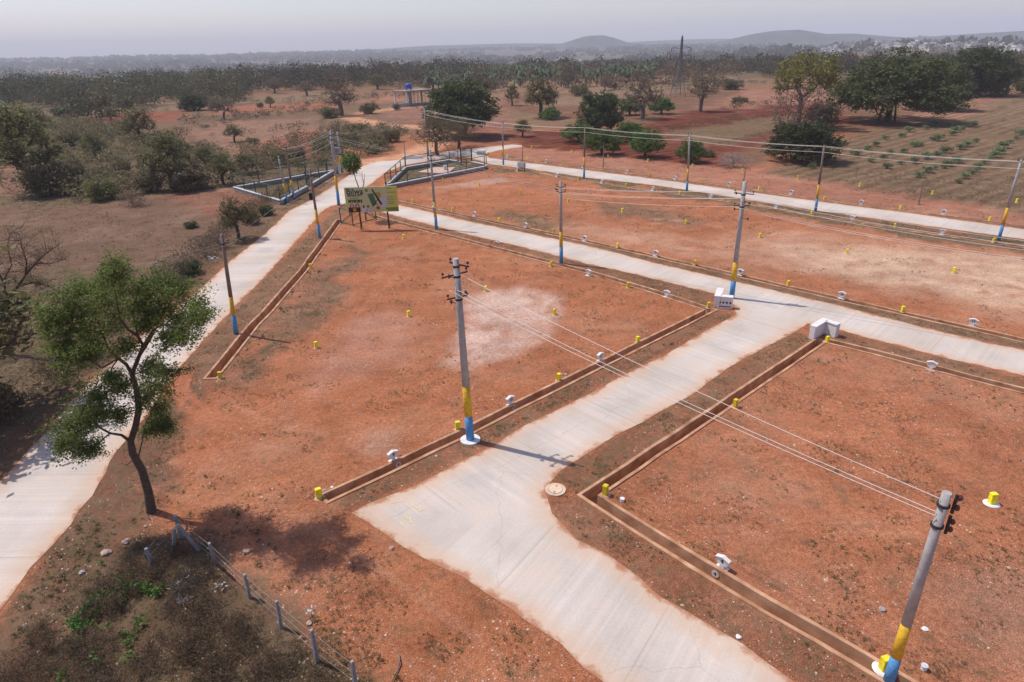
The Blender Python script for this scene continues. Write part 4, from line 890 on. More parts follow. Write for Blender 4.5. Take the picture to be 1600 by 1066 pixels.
# two men shaking hands
for u, w_ in ((.335, C_wh), (.42, C_lav)):
    poly([(u - .045, .0), (u + .045, .0), (u + .035, .16), (u - .03, .16)], w_, z=.009); disc(u, .20, .045, C_skin, z=.009); disc(u, .235, .04, C_dg, z=.012)
poly([(.35, .05), (.41, .05), (.41, .08), (.35, .08)], C_skin, z=.012)
for v_, w_ in ((.93, .10), (.77, .17), (.58, .12), (.49, .14), (.39, .13), (.31, .12)): poly([(.80, v_), (.80 + w_, v_), (.80 + w_, v_ + .018), (.80, v_ + .018)], C_dg, z=.008)
disc(.765, .82, .05, C_lav)
for sx in (0.0, (l2 - l1).length):
    for yy, top in ((0, BH * .5 + zb), (-.45, zb + BH * .3)):
        m = MB(); m.tube([BM @ Vector((sx - sx0, -zb, -.12 + yy)), BM @ Vector((sx - sx0, top - zb, -.12 + yy * .2))], .045, 6); m.build('leg', M_['iron'], t)
m = MB(); m.box((BW / 2, BH * .5, -.11), (BW, .05, .05), 0, BM); m.build('back_rail', M_['iron'], t)

# ------------------------------------------------------------------ triangular wire enclosure behind the hoarding
def fence(name, label, pts, hgt, closed=False, m='green', sp=2.0, z0=0, mesh=True, r=.035, group=None, gaps=()):
    W = [G(*p) for p in pts]; W = W + ([W[0]] if closed else [])
    t = thing(name, label, 'fence', W[0], group=group)
    o0 = W[0]; net = MB()
    for i in range(len(W) - 1):
        a_, b_ = W[i] - o0, W[i + 1] - o0; d = b_ - a_; n_ = max(1, round(d.length / sp))
        for k in range(n_ + (1 if (i == len(W) - 2 and not closed) else 0)):
            p = a_ + d * k / n_; MB().tube([p + Vector((0, 0, z0)), p + Vector((0, 0, z0 + hgt))], r, 6).build('fence_post', M_[m], t)
        if i in gaps: continue
        for hz in (.96, .08): MB().tube([a_ + Vector((0, 0, z0 + hgt * hz)), b_ + Vector((0, 0, z0 + hgt * hz))], r * .8, 5).build('rail', M_[m], t)
        if mesh:
            nx = max(2, int(d.length / .22)); u = d.normalized(); nn = Vector((-u.y, u.x, 0)) * .004
            for k in range(nx):
                x0 = d.length * k / nx
                for s in (1, -1):
                    h0, h1 = (hgt * .08, hgt * .96) if s > 0 else (hgt * .96, hgt * .08)
                    run = (hgt * .88) * .8; x1 = x0 + run; f = min(1, (d.length - x0) / run)
                    q0 = a_ + u * x0 + Vector((0, 0, z0 + h0)); q1 = a_ + u * (x0 + run * f) + Vector((0, 0, z0 + h0 + (h1 - h0) * f))
                    w_ = Vector((0, 0, .005)); net.add([q0 - w_, q1 - w_, q1 + w_, q0 + w_], [(0, 1, 2, 3)])
    if mesh and net.v: net.build('wire_mesh', M_['green'], t)
    return t
fence('wire_enclosure', 'small green mesh enclosure behind the lower left of the hoarding', [(533, 349), (552, 353.5), (588, 343), (560, 327)], 1.5, True, sp=3.0, r=.05)

# ------------------------------------------------------------------ two walled gardens
def lowwall(label, pts, h, th, closed=True, gap=None):
    W = [G(*p, h) for p in pts]; W = [Vector((p.x, p.y, 0)) for p in W]; o0 = W[0].copy(); t = thing('garden_wall', label, 'wall', o0, group='low garden walls')
    n = len(W)
    for i in range(n if closed else n - 1):
        if gap is not None and i in gap: continue
        a_, b_ = W[i] - o0, W[(i + 1) % n] - o0; d = b_ - a_; an = math.atan2(d.y, d.x); u = d.normalized()
        c = (a_ + b_) / 2; L_ = d.length
        MB().box(c + Vector((0, 0, h / 2 - .05)), (L_ - th * .5, th, h + .1 - .002), an).build('wall_run', M_['cement'], t)
        MB().box(c + Vector((0, 0, h + .035 + .002 * (i % 3))), (L_ - .02, th + .07, .08), an).build('coping', M_['bright'], t)
    return t, W
tA, WA = lowwall('white topped low wall round the triangular left garden', [(366, 292.5), (438, 313.5), (480, 291), (487, 287), (522, 266), (512, 267.5)], .46, .22, True, (2,))
tB, WB = lowwall('white topped low wall round the right garden with the slab', [(602.7, 290.5), (633.5, 261.5), (702.5, 250), (716, 252), (720.5, 252.5), (737, 253), (760, 257.5), (757, 260.5)], .42, .22, True, (4,))
def w2p(W, idx): return [to_px(W[i]) for i in idx]
fence('garden_fence', 'dark green fence standing on the left garden wall', w2p(WA, (2, 1, 0, 5)), 1.35, sp=3.0, z0=.53, mesh=True, r=.058)
fence('garden_fence', 'dark green fence standing on the roadside wall of the left garden', w2p(WA, (3, 4)), 1.35, sp=3.0, z0=.53, mesh=False, r=.058)
fence('garden_fence', 'dark green fence standing on the right garden wall', w2p(WB, (5, 6, 7, 0, 1, 2, 3)), 1.35, sp=3.2, z0=.50, mesh=True, r=.058)
for W, (i, j), lb in ((WA, (2, 3), 'dark gate standing open in the left garden wall'), (WB, (4, 5), 'dark green gate of the right garden')):
    a_, b_ = W[i], W[j]; d = b_ - a_; an = math.atan2(d.y, d.x); t = thing('garden_gate', lb, 'gate', a_, an)
    for x in (0, d.length): MB().box((x, 0, 1.1), (.14, .14, 2.2)).build('gate_post', M_['green'], t)
    m = MB(); Lg = d.length - .2
    for z in (.3, 1.1, 1.9): m.box((d.length / 2, 0, z), (Lg, .05, .05))
    for k in range(9): m.box((.1 + Lg * k / 8, .001, 1.1), (.03, .03, 1.6))
    m.build('gate_leaf', M_['green'], t)
# slab inside the right garden
S_ = [G(*p, .06) for p in ((652, 269), (679, 261.5), (711, 261.8), (699, 271.5))]; m = MB(); m.prism([(p.x - S_[0].x, p.y - S_[0].y) for p in S_], -.06, .08)
o = m.build('paved_slab', M_['slab'], loc=Vector((S_[0].x, S_[0].y, .0))); tag(o, 'pale reddish slab lying in the right garden', 'slab')
MB().box((3.6, 1.2, .35), (.4, .3, .6), .3).build('tap_stand', M_['white'], o)

# ------------------------------------------------------------------ fence of stone posts, lower left
sp_ = [((283, 841), (273.5, 805.5), 'dark granite corner post of the wire fence, leaning', .075), ((310, 859.5), (277, 819.5), 'long granite strut slanting right from the corner fence post', .075), ((269.5, 864), (272.8, 826), 'short pale granite strut left of the corner fence post', .06),
       ((240, 889), (227.8, 857), 'granite fence post left of the struts among the weeds', .07), ((336.5, 880.5), (326.8, 848.5), 'granite fence post right of the long strut', .06), ((390, 934), (382, 897.5), 'speckled granite fence post beside the white plastic', .055),
       ((438.8, 981), (432, 939), 'slim granite fence post, second from the bottom of the frame going up twice', .055), ((495, 1034), (486.5, 984), 'granite fence post with a pale top, last whole one at the bottom', .06), ((556, 1082), (550, 1033), 'granite fence post cut by the bottom of the frame', .06)]
sp_[6] = ((438.8, 981), (432, 939), 'slim granite fence post between the speckled post and the pale topped post', .055)
tips = []
for b, t_, l, r in sp_:
    base = G(*b); tip = above(base, *t_)
    if 'strut' in l: 
        d = ray(*t_); tip = CAM + d * ((1.25 - CH) / d.z) if 'long' in l else tip
    o = thing('fence_post', l, 'fence post', base, group='granite posts of the wire fence'); v = tip - base
    MB().tube([-v * .08, v * .5 + Vector((.01, .005, 0)), v * .97], [r * 1.1, r * 1.05, r], 4).build('post_shaft', M_['stone'], o)
    MB().tube([v * .97, v], [r * 1.0, r * .75], 4).build('post_head', M_['concrete'], o); tips.append((base, tip))
seq = [3, 0, 4, 5, 6, 7, 8]
BAY = ['left of the struts', 'beside the long strut', 'down to the speckled post', 'below the speckled post', 'up to the pale topped post', 'at the bottom edge']
for k in range(len(seq) - 1):
    for f in (.92, .62, .35):
        a_ = tips[seq[k]][0].lerp(tips[seq[k]][1], f); b_ = tips[seq[k + 1]][0].lerp(tips[seq[k + 1]][1], f)
        wires([a_], [b_], {.92: 'top', .62: 'middle', .35: 'bottom'}[f] + ' wire of the granite post fence ' + BAY[k], 'wires of the granite post fence', .004, .012, 'wiredim', 6)

# ------------------------------------------------------------------ unfinished building with tank
def G2(px, py): return G(px, py)
b0, b1 = G(643, 166), G(672, 163); t = thing('unfinished_building', 'unfinished concrete shed on columns beside the big dark tree', 'building', b0); dx = (b1 - b0); u = dx.normalized(); v = Vector((-u.y, u.x, 0)); an = math.atan2(u.y, u.x)
hz = above(b0, 636, 143).z; LL = dx.length + 2.2; s0 = mpp(b0)
MB().box(u * (LL / 2 - 1.4) + v * 2.5 + Vector((0, 0, hz)), (LL + 1.6, 6, .35), an).build('roof_slab', M_['cement'], t)
for i, (x, y) in enumerate(((-1.6, 0), (-.2, 0), (LL - 1.8, 0), (LL - .9, 0), (-1.6, 5), (LL - .9, 5))):
    MB().box(u * x + v * y + Vector((0, 0, hz / 2 - .1)), (.35 if i != 1 else .9, .4, hz - .15), an).build('column', M_['whiteold'] if i % 2 == 0 else M_['cement'], t)
for i in range(9): MB().tube([u * (1 + i * (LL - 3.5) / 8) + v * (i % 2 * 2), u * (1 + i * (LL - 3.5) / 8) + v * (i % 2 * 2) + Vector((0, 0, hz - .2))], .06, 5).build('timber_prop', M_['twig'], t)
MB().box(u * (-4.2) + v * -.3 + Vector((0, 0, .45)), (6.5, .4, 1.1), an).build('plinth_wall', M_['steel'], t)
MB().box(u * (LL / 2 - 1) + v * 2.5 + Vector((0, 0, .2)), (LL, 5, .4), an).build('plinth', M_['cement'], t)
tk = thing('water_tank', 'blue water tank on the roof of the unfinished shed', 'water tank', b0 + u * 1.6 + v * 2.5 + Vector((0, 0, hz + .18)))
MB().tube([(0, 0, .5), (0, 0, 1.55), (0, 0, 1.75), (0, 0, 1.8)], [.95, .95, .7, .3], 18).build('tank_body', M_['tank'], tk, smooth=False)
for x in (-.6, .6):
    for y in (-.6, .6): MB().box((x, y, .25), (.12, .12, .5)).build('tank_leg', M_['tank'], tk)

# ------------------------------------------------------------------ lattice pylon
b = G(1059, 151); tp = above(b, 1060.5, 55); hh = tp.z; t = thing('lattice_pylon', 'tall grey steel lattice pylon on the horizon', 'pylon', b, R(12))
bw = 6.0 * mpp(b); r_ = .062
def wd_(z): return bw * max(0, 1 - z * 1.35) ** 1.3 + .55 * (1 - z * .75)
lv = [0, .13, .25, .36, .46, .55, .63, .70, .77, .83, .89, .95]
m = MB()
cs = ((-1, -1), (1, -1), (1, 1), (-1, 1))
for sx, sy in cs:
    MB().tube([(sx * wd_(z), sy * wd_(z), z * hh) for z in lv] + [(0, 0, hh)], r_ * 1.5, 4).build('pylon_leg', M_['pylon'], t)
for i in range(len(lv) - 1):
    for k in range(4):
        a_, c_ = cs[k], cs[(k + 1) % 4]
        p0 = (a_[0] * wd_(lv[i]), a_[1] * wd_(lv[i]), lv[i] * hh); p1 = (c_[0] * wd_(lv[i + 1]), c_[1] * wd_(lv[i + 1]), lv[i + 1] * hh)
        q0 = (c_[0] * wd_(lv[i]), c_[1] * wd_(lv[i]), lv[i] * hh); q1 = (a_[0] * wd_(lv[i + 1]), a_[1] * wd_(lv[i + 1]), lv[i + 1] * hh)
        m.tube([p0, p1], r_ * .7, 3, False); m.tube([q0, q1], r_ * .7, 3, False); m.tube([p1, q1], r_ * .7, 3, False)
m.build('bracing', M_['pylon'], t)
for z, l_ in ((.795, 3.1), (.67, 3.3)):
    for s in (-1, 1):
        m = MB(); m.tube([(0, 0, z * hh + .9), (s * l_, 0, z * hh)], r_, 4); m.tube([(0, .3, z * hh), (s * l_, 0, z * hh)], r_, 4); m.tube([(0, -.3, z * hh), (s * l_, 0, z * hh)], r_, 4)
        a_ = m.build('pylon_arm', M_['pylon'], t); MB().tube([(s * l_, 0, z * hh), (s * l_, 0, z * hh - .5), (s * l_, 0, z * hh - 1.0)], [.05, .13, .06], 6).build('insulator', M_['insul'], a_)

# ------------------------------------------------------------------ vegetation builders
def leaf_quads(C, size, rng, flat=.0, aspect=.55, up=0.0, shape='tri'):
    """one small kite shaped leaf face per centre"""
    n = len(C); s = size * rng.uniform(.6, 1.3, n)[:, None]
    u = rng.normal(0, 1, (n, 3)); u[:, 2] *= (1 - flat); u /= np.linalg.norm(u, axis=1)[:, None]
    w_ = rng.normal(0, 1, (n, 3)); w_[:, 2] += up; v = np.cross(u, w_); v /= np.linalg.norm(v, axis=1)[:, None]
    u = u * s; v = v * s * aspect
    V = np.stack([C - u * .5, C + v * .5 + u * .05, C + u * .55, C - v * .5 + u * .05], 1).reshape(-1, 3)
    return V, np.arange(n * 4).reshape(n, 4)
def grow(env, trunk, ntips, rng, r_base, seg=.12, jit=.3, droop=0.0, tipr=.006, minz=0):
    """tips spread in ellipsoids joined to a trunk path; returns branches as (points, radii) and the tips"""
    nodes = [np.array(p, float) for p in trunk]; par = [-1] + list(range(len(trunk) - 1))
    vol = np.array([e[3] * e[4] * e[5] for e in env]); vol = vol / vol.sum(); tips = []
    while len(tips) < ntips:
        e = env[rng.choice(len(env), p=vol)]; q = rng.normal(0, 1, 3); q /= np.linalg.norm(q); q *= rng.uniform(.35, 1) ** .5
        p = np.array(e[:3]) + q * np.array(e[3:6])
        if p[2] > minz: tips.append(p)
    tips = np.array(tips); root = np.array(trunk[-1]); order = np.argsort(np.linalg.norm(tips - root, axis=1)); ends = []
    for k in order:
        T = tips[k]; NN = np.array(nodes); d = np.linalg.norm(NN - T, axis=1); d[:max(1, len(trunk) // 2)] += .6 * np.linalg.norm(T - root)
        d += .25 * np.abs(np.minimum(0, T[2] - NN[:, 2])) ; i = int(np.argmin(d)); A = nodes[i]; L_ = np.linalg.norm(T - A); m = max(1, int(L_ / seg)); prev = i
        off = rng.normal(0, jit * L_ * .3, 3)
        for j in range(1, m + 1):
            t_ = j / m; p = A + (T - A) * t_ + off * math.sin(math.pi * t_) + rng.normal(0, jit * seg * .3, 3) * (j < m); p[2] += L_ * .12 * math.sin(math.pi * t_) - droop * t_ * t_ * L_
            nodes.append(p); par.append(prev); prev = len(nodes) - 1
        ends.append(prev)
    cnt = np.zeros(len(nodes))
    for e in ends:
        i = e
        while i >= 0: cnt[i] += 1; i = par[i]
    rad = np.maximum(tipr, r_base * (cnt / ntips) ** .48)
    ch = [[] for _ in nodes]
    for i, p in enumerate(par):
        if p >= 0: ch[p].append(i)
    br = []; st = [(0, None)]
    while st:
        i, frm = st.pop(); P = [] if frm is None else [frm]; Rr = [] if frm is None else [rad[i]]
        while True:
            P.append(i); Rr.append(rad[i]); c = ch[i]
            if not c: break
            c = sorted(c, key=lambda q: -cnt[q])
            for q in c[1:]: st.append((q, i))
            i = c[0]
        if len(P) > 1: br.append(([nodes[q] for q in P], Rr))
    return br, np.array([nodes[e] for e in ends]), nodes
def tubes_np(br, sides_fn):
    V = []; Fq = []; n0 = 0
    for P, Rr in br:
        P = np.array(P); Rr = np.array(Rr); k = sides_fn(Rr[0]); m = len(P)
        T = np.gradient(P, axis=0); T /= np.maximum(1e-9, np.linalg.norm(T, axis=1))[:, None]
        a_ = np.array([1, 0, 0]) if abs(T[0, 0]) < .8 else np.array([0, 1, 0])
        Uv = a_ - T * (T @ a_)[:, None]; Uv /= np.maximum(1e-9, np.linalg.norm(Uv, axis=1))[:, None]; Wv = np.cross(T, Uv)
        an = np.arange(k) * 2 * math.pi / k
        ring = P[:, None, :] + (Uv[:, None, :] * np.cos(an)[None, :, None] + Wv[:, None, :] * np.sin(an)[None, :, None]) * Rr[:, None, None]
        V.append(ring.reshape(-1, 3)); i = np.arange(m - 1)[:, None] * k; j = np.arange(k)[None, :]; j2 = (j + 1) % k
        Fq.append(np.stack([i + j, i + j2, i + k + j2, i + k + j], -1).reshape(-1, 4) + n0); n0 += m * k
    return np.concatenate(V), np.concatenate(Fq)
def make_tree(name, env, trunk, ntips, per, leafsz, clr, r_base, bark, leaf, seed, jit=.3, droop=0., flat=.2, seg=.12, extra=None, aspect=.55, tipr=.006, minz=0.05, trunks=None, core=0):
    rng = np.random.default_rng(seed)
    br, tips, nodes = grow(env, trunk, ntips, rng, r_base, seg, jit, droop, tipr, minz)
    if extra: br += extra
    V, Fq = tubes_np(br, lambda r: 8 if r > r_base * .5 else 5 if r > r_base * .2 else 3)
    tm = raw(name + '_trunk', V, Fq, M_[bark], smooth=True)
    n = len(tips) * per; C = np.repeat(tips, per, 0) + rng.normal(0, clr, (n, 3)) * np.array([1, 1, .7]); rn = np.clip(np.repeat(rng.uniform(0, 1, len(tips)), per) * .6 + rng.uniform(0, .5, n), 0, 1)
    lv, lf = leaf_quads(C, leafsz, rng, flat, aspect, .6)
    cm = raw(name + '_crown', lv, lf, M_[leaf], rnd=rn)
    return tm, cm
def place_tree(pr, name, label, cat, loc, w_, h_, rz=0, group=None, base=(1.0, 1.0)):
    t = thing(name, label, cat, loc, rz, group); t.scale = (w_ / base[0], w_ / base[0], h_ / base[1])
    if pr[0] is not None: link('trunk', pr[0], t)
    link('crown', pr[1], t)
    return t
# prototypes: height 1 (z), width about 'W'
P_ = {}
def lumps(n, r, z, rz, s, seed, zj=.06):
    g = np.random.default_rng(seed); out = []
    for k in range(n):
        a_ = 2 * math.pi * k / n + g.uniform(-.3, .3); q = r * g.uniform(.75, 1.15); out.append((q * math.cos(a_), q * math.sin(a_), z + g.uniform(-zj, zj), s * g.uniform(.8, 1.2), s * g.uniform(.8, 1.2), rz * g.uniform(.8, 1.2)))
    return out
for v in range(2):
    P_['mango', v] = make_tree('mango', lumps(8, .34, .40, .23, .27, 3 + v) + lumps(5, .18, .70, .20, .24, 5 + v), [(0, 0, 0), (.01, 0, .10), (.0, .02, .20)], 300, 26, .050, .038, .05, 'bark', 'l_mango', 21 + v, flat=.1)
    P_['round', v] = make_tree('round', lumps(9, .38, .34, .26, .26, 13 + v) + lumps(7, .24, .64, .24, .26, 15 + v), [(0, 0, 0), (0, .01, .1), (.01, 0, .2)], 460, 34, .043, .037, .05, 'bark', 'l_dark', 31 + v, flat=.1)
    P_['big', v] = make_tree('big', lumps(8, .30, .45, .24, .24, 23 + v) + lumps(6, .2, .72, .2, .22, 25 + v), [(0, 0, 0), (.01, 0, .12), (0, 0, .24)], 520, 34, .038, .036, .055, 'bark', 'l_dark', 41 + v, flat=.1)
    P_['olive', v] = make_tree('olive', lumps(6, .24, .55, .20, .17, 33 + v) + lumps(4, .12, .80, .16, .16, 35 + v), [(0, 0, 0), (.015, .01, .15), (-.01, .0, .32)], 200, 16, .040, .040, .040, 'bark', 'l_olive', 51 + v)
    P_['brown', v] = make_tree('brown', lumps(7, .27, .55, .22, .18, 43 + v) + lumps(4, .14, .80, .17, .18, 45 + v), [(0, 0, 0), (.01, 0, .14), (.0, .01, .30)], 260, 9, .034, .036, .045, 'barkpale', 'l_brown', 61 + v, jit=.45)
    P_['bare', v] = make_tree('bare', lumps(7, .30, .60, .28, .2, 53 + v) + lumps(3, .12, .84, .14, .18, 55 + v), [(0, 0, 0), (.02, 0, .13), (.0, .02, .26)], 420, 3, .022, .02, .045, 'twig', 'l_dry', 71 + v, jit=.5, tipr=.0035)
    P_['bush', v] = make_tree('bush', lumps(7, .34, .42, .36, .26, 63 + v, .1), [(0, 0, 0), (.02, 0, .1)], 130, 22, .075, .075, .03, 'twig', 'l_grey', 81 + v)
    P_['obush', v] = (P_['bush', v][0], P_['bush', v][1].copy()); P_['obush', v][1].materials[0] = M_['l_olive']
    P_['dbush', v] = (P_['bush', v][0], P_['bush', v][1].copy()); P_['dbush', v][1].materials[0] = M_['l_dark']
    P_['brush', v] = make_tree('brush', lumps(8, .30, .45, .40, .3, 73 + v, .15), [(0, 0, 0), (.02, 0, .08)], 300, 5, .045, .05, .018, 'twig', 'l_dry', 91 + v, jit=.5, tipr=.004)
    P_['castor', v] = make_tree('castor', lumps(5, .28, .55, .34, .26, 83 + v, .15), [(0, 0, 0), (.02, 0, .15)], 40, 9, .17, .09, .02, 'twig', 'l_castor', 101 + v, flat=.5)
P_['accfeather', 0] = make_tree('feather', lumps(9, .36, .55, .30, .24, 93) + lumps(4, .15, .78, .16, .25, 94), [(0, 0, 0), (.03, 0, .15), (.02, 0, .34)], 420, 20, .022, .05, .035, 'bark', 'l_grey', 111, droop=.25, aspect=.4)
P_['banyan', 0] = make_tree('banyan', lumps(13, .42, .42, .18, .20, 103) + lumps(10, .28, .64, .20, .18, 104) + [(0, 0, .85, .2, .2, .12)], [(0, 0, 0), (.005, 0, .12), (0, 0, .30)], 850, 30, .030, .030, .024, 'bark', 'l_olive', 121, flat=.1,
    extra=[([(x, y, 0), (x * .8, y, .15), (x * .9 + .03 * s, y, .33), (x * 2.2, y * 2, .5)], [.013, .009, .009, .006]) for x, y, s in ((-.08, .02, 1), (-.05, -.03, 1), (.05, .01, -1), (.08, -.02, -1), (-.02, -.05, 1), (.03, .05, 1))])
P_['banyan', 0][1].materials[0] = M_['l_olive'] if False else leafm('banyan leaves', (.065, .085, .03), (.14, .16, .055), .4)
P_['lime', 0] = make_tree('lime', lumps(8, .36, .72, .18, .12, 113) + lumps(4, .15, .86, .14, .10, 114), [(0, 0, 0), (.0, 0, .2), (.01, 0, .42)], 320, 18, .032, .030, .03, 'barkpale', 'l_lime', 131, flat=.4)
# coconut palm
def palm_proto(seed, nf=16, fr=.42):
    g = np.random.default_rng(seed); P = [(0, 0, 0), (.02, 0, .3), (.03, .01, .62)]; br = [([np.array(p, float) for p in P], [.022, .017, .014])]
    V, Fq = tubes_np(br, lambda r: 6); tm = raw('palm_trunk', V, Fq, M_['barkpale'], smooth=True); LV = []; LF = []; rn = []; n0 = 0
    for k in range(nf):
        a_ = 6.283 * k / nf + g.uniform(-.2, .2); up = g.uniform(.05, .75); pr_ = None; d = np.array([math.cos(a_), math.sin(a_), 0]); s_ = np.array([-d[1], d[0], 0]); q = np.array(P[-1], float); L_ = fr * g.uniform(.8, 1.1)
        for j in range(7):
            t_ = j / 6; c = q + d * L_ * t_ * .85 + np.array([0, 0, L_ * (up * t_ - 1.1 * t_ * t_ * .7)]); w_ = .055 * math.sin(math.pi * (t_ * .85 + .12)); LV += [c - s_ * w_ - [0, 0, w_ * .6], c, c + s_ * w_ - [0, 0, w_ * .6]]
            if j: b_ = n0 + j * 3; LF += [(b_ - 3, b_ - 2, b_ + 1, b_), (b_ - 2, b_ - 1, b_ + 2, b_ + 1)]; rn += [g.uniform()] * 2
        n0 += 21
    return tm, raw('palm_crown', LV, np.array(LF), M_['l_palm'], rnd=rn)
P_['palm', 0] = palm_proto(5); P_['palm', 1] = palm_proto(6)
# agave
def agave_proto(seed):
    g = np.random.default_rng(seed); V = []; Fc = []; rn = []
    for k in range(34):
        a_ = g.uniform(0, 6.283); el = g.uniform(.25, 1.45); L_ = g.uniform(.7, 1); d = np.array([math.cos(a_) * math.cos(el), math.sin(a_) * math.cos(el), math.sin(el)]); s_ = np.array([-math.sin(a_), math.cos(a_), 0]); n0 = len(V)
        V += [s_ * -.05, s_ * .05, d * L_ * .5 + s_ * .07, d * L_, d * L_ * .5 - s_ * .07]; Fc += [(n0, n0 + 1, n0 + 2, n0 + 4), (n0 + 4, n0 + 2, n0 + 3, n0 + 3)]; rn += [g.uniform()] * 2
    return (None, raw('agave', V, [tuple(dict.fromkeys(f)) for f in Fc], M_['l_agave'], rnd=rn))
P_['agave', 0] = agave_proto(1); P_['agave', 1] = agave_proto(2)
AW = {'mango': 1.12, 'round': 1.25, 'big': 1.06, 'olive': .82, 'brown': .92, 'bare': 1.0, 'bush': 1.2, 'obush': 1.2, 'dbush': 1.2, 'brush': 1.2, 'castor': 1.15, 'accfeather': 1.2, 'banyan': 1.15, 'lime': .98, 'palm': .85, 'agave': 1.6}
NM = {'mango': 'mango_tree', 'round': 'round_tree', 'big': 'broadleaf_tree', 'olive': 'acacia_tree', 'brown': 'dry_tree', 'bare': 'bare_tree', 'bush': 'bush', 'obush': 'bush', 'dbush': 'bush', 'brush': 'dry_brush', 'castor': 'castor_bush', 'accfeather': 'feathery_tree', 'banyan': 'banyan_tree', 'lime': 'flowering_tree', 'palm': 'palm_tree', 'agave': 'agave_plant'}
def T(kind, bx, by, ty, wpx, label, group=None, v=None, cat=None):
    b_ = G(bx, by); b_.z = float(terrain(np.array([b_.x]), np.array([b_.y]))[0]); h_ = above(b_, bx, ty).z - b_.z; k = (b_ - CAM).dot(FWD) / F; v = random.randint(0, 1) if v is None else v
    if (kind, v) not in P_: v = 0
    nm = NM[kind]; cat = cat or ('bush' if nm in ('bush', 'dry_brush', 'castor_bush') else 'plant' if kind == 'agave' else 'tree')
    return place_tree(P_[kind, v], nm, label, cat, b_ + Vector((0, 0, -.03 * h_)), wpx * k, h_ * 1.03, random.uniform(0, 6.28) if kind != 'banyan' else .2, group, (AW[kind], 1.0))

# ------------------------------------------------------------------ the trees one can tell apart
T('big', 724, 214, 119, 118, 'huge dark dense tree beside the dirt track and the water tank shed', v=0)
T('accfeather', 684, 243, 172, 92, 'drooping feathery tree beside the pole at the dirt track')
T('accfeather', 716, 232, 178, 78, 'drooping feathery tree in front of the huge dark tree')
T('brown', 534, 181, 117, 66, 'large leafless brown tree where the dirt track bends', v=0); T('obush', 515, 184, 162, 34, 'green bush at the foot of the large leafless brown tree')
T('round', 303, 173, 144, 42, 'dark round tree alone on the red field at the left'); T('round', 309, 148, 131, 24, 'small dark tree just behind the lone dark round tree')
T('bare', 351, 187, 149, 42, 'leafless shrubby tree right of the lone dark round tree'); T('olive', 367, 222, 193, 30, 'small green tree standing on the pale field edge at the left')
T('olive', 160, 182, 141, 46, 'dusky rounded tree left of the red field'); T('round', 127, 180, 152, 26, 'small dark tree left of the dusky rounded tree'); T('olive', 175, 190, 166, 20, 'slight green sapling beside the dusky rounded tree')
T('big', 245, 146, 118, 32, 'dark upright tree in the hazy wood at the left'); T('dbush', 102, 182, 163, 36, 'low dark green bush left of the small dark tree'); T('obush', 200, 170, 148, 24, 'small rounded tree right of the dusky rounded tree', cat='tree')
T('olive', 58, 300, 158, 118, 'tall thin crowned tree beside the pale clearing at the far left'); T('bush', 78, 304, 232, 78, 'dark bush wrapped round the foot of the tall thin crowned tree')
T('olive', 222, 225, 164, 52, 'grey green tree with two stems beyond the thicket'); T('dbush', 226, 228, 205, 20, 'dark column shaped bush in front of the two stemmed tree')
T('olive', 272, 296, 203, 84, 'grey green tree with bare limbs left of the garden pole pair', v=0); T('bush', 300, 297, 248, 70, 'dark grey bush right under the tree with bare limbs')
T('olive', 350, 288, 236, 46, 'small grey tree just left of the left garden wall'); T('obush', 190, 276, 246, 34, 'rounded olive bush in the thicket at the left', cat='bush')
T('olive', 385, 272, 240, 40, 'small tree behind the left garden fence')
T('olive', 373.5, 374, 306, 56, 'small green tree at the edge of the left road beyond the slim brown pole', v=1)
T('olive', 845, 184, 118, 58, 'slender light olive tree left of the dense dark tree'); T('mango', 860, 187, 166, 36, 'low round green tree under the slender light olive tree')
T('round', 935, 207, 136, 80, 'dense dark tree behind the mango row', v=0); T('brown', 1004, 186, 118, 72, 'brownish open tree right of the dense dark tree')
T('mango', 984, 180, 148, 38, 'bright green tree left of the brownish open tree trunk'); T('mango', 1033, 178, 148, 38, 'bright green round tree right of the brownish open tree')
T('brown', 1094, 175, 104, 62, 'brown tree with a single trunk right of the pylon', v=1)
T('mango', 941, 242, 197, 58, 'leftmost mango tree of the front row, with a forked trunk'); T('mango', 1008, 246, 196, 54, 'brightest mango tree in the middle of the front row'); T('mango', 1079, 254, 214, 46, 'smallest mango tree, rightmost of the front row')
T('mango', 905, 222, 190, 60, 'dull green tree behind the leftmost mango tree'); T('mango', 985, 222, 187, 58, 'dull green tree behind the gap of the mango row')
T('olive', 817, 214, 186, 30, 'small bright green tree beside the end of the back road', v=0)
T('round', 1252, 252, 184, 116, 'big round dark mango tree standing on the soil by the back road', v=1)
T('lime', 1246, 200, 81, 106, 'tall yellow green tree with a flat crown'); T('brush', 1240, 205, 128, 88, 'tangle of dry creepers round the yellow green tree'); T('bush', 1282, 200, 152, 52, 'dark shrub right of the yellow green tree trunk')
T('banyan', 1385, 190, 72, 182, 'huge spreading banyan with several trunks on the right'); T('big', 1524, 150, 66, 112, 'tall dark tree behind the banyan at the right')
T('banyan', 1455, 172, 84, 100, 'dark green tree joining the banyan crown on its right')
T('bare', 1500, 152, 106, 44, 'small leafless tree right of the banyan'); T('brown', 1482, 157, 115, 34, 'thin leaning tree beside the small leafless tree'); T('brown', 1433, 172, 118, 30, 'pale leaning tree right of the banyan trunks')
T('brown', 1572, 148, 78, 50, 'brownish tree at the right behind the grass rows'); T('obush', 1545, 150, 116, 60, 'olive shrub mass below the tall dark tree'); T('obush', 1596, 146, 112, 34, 'olive bush at the right frame edge')
T('palm', 683, 118, 76, 26, 'lone palm standing high above the far trees', v=0); T('bare', 648, 131, 104, 30, 'brown leafless tree left of the lone palm'); T('bare', 706, 118, 82, 26, 'tall leafless tree right of the lone palm')
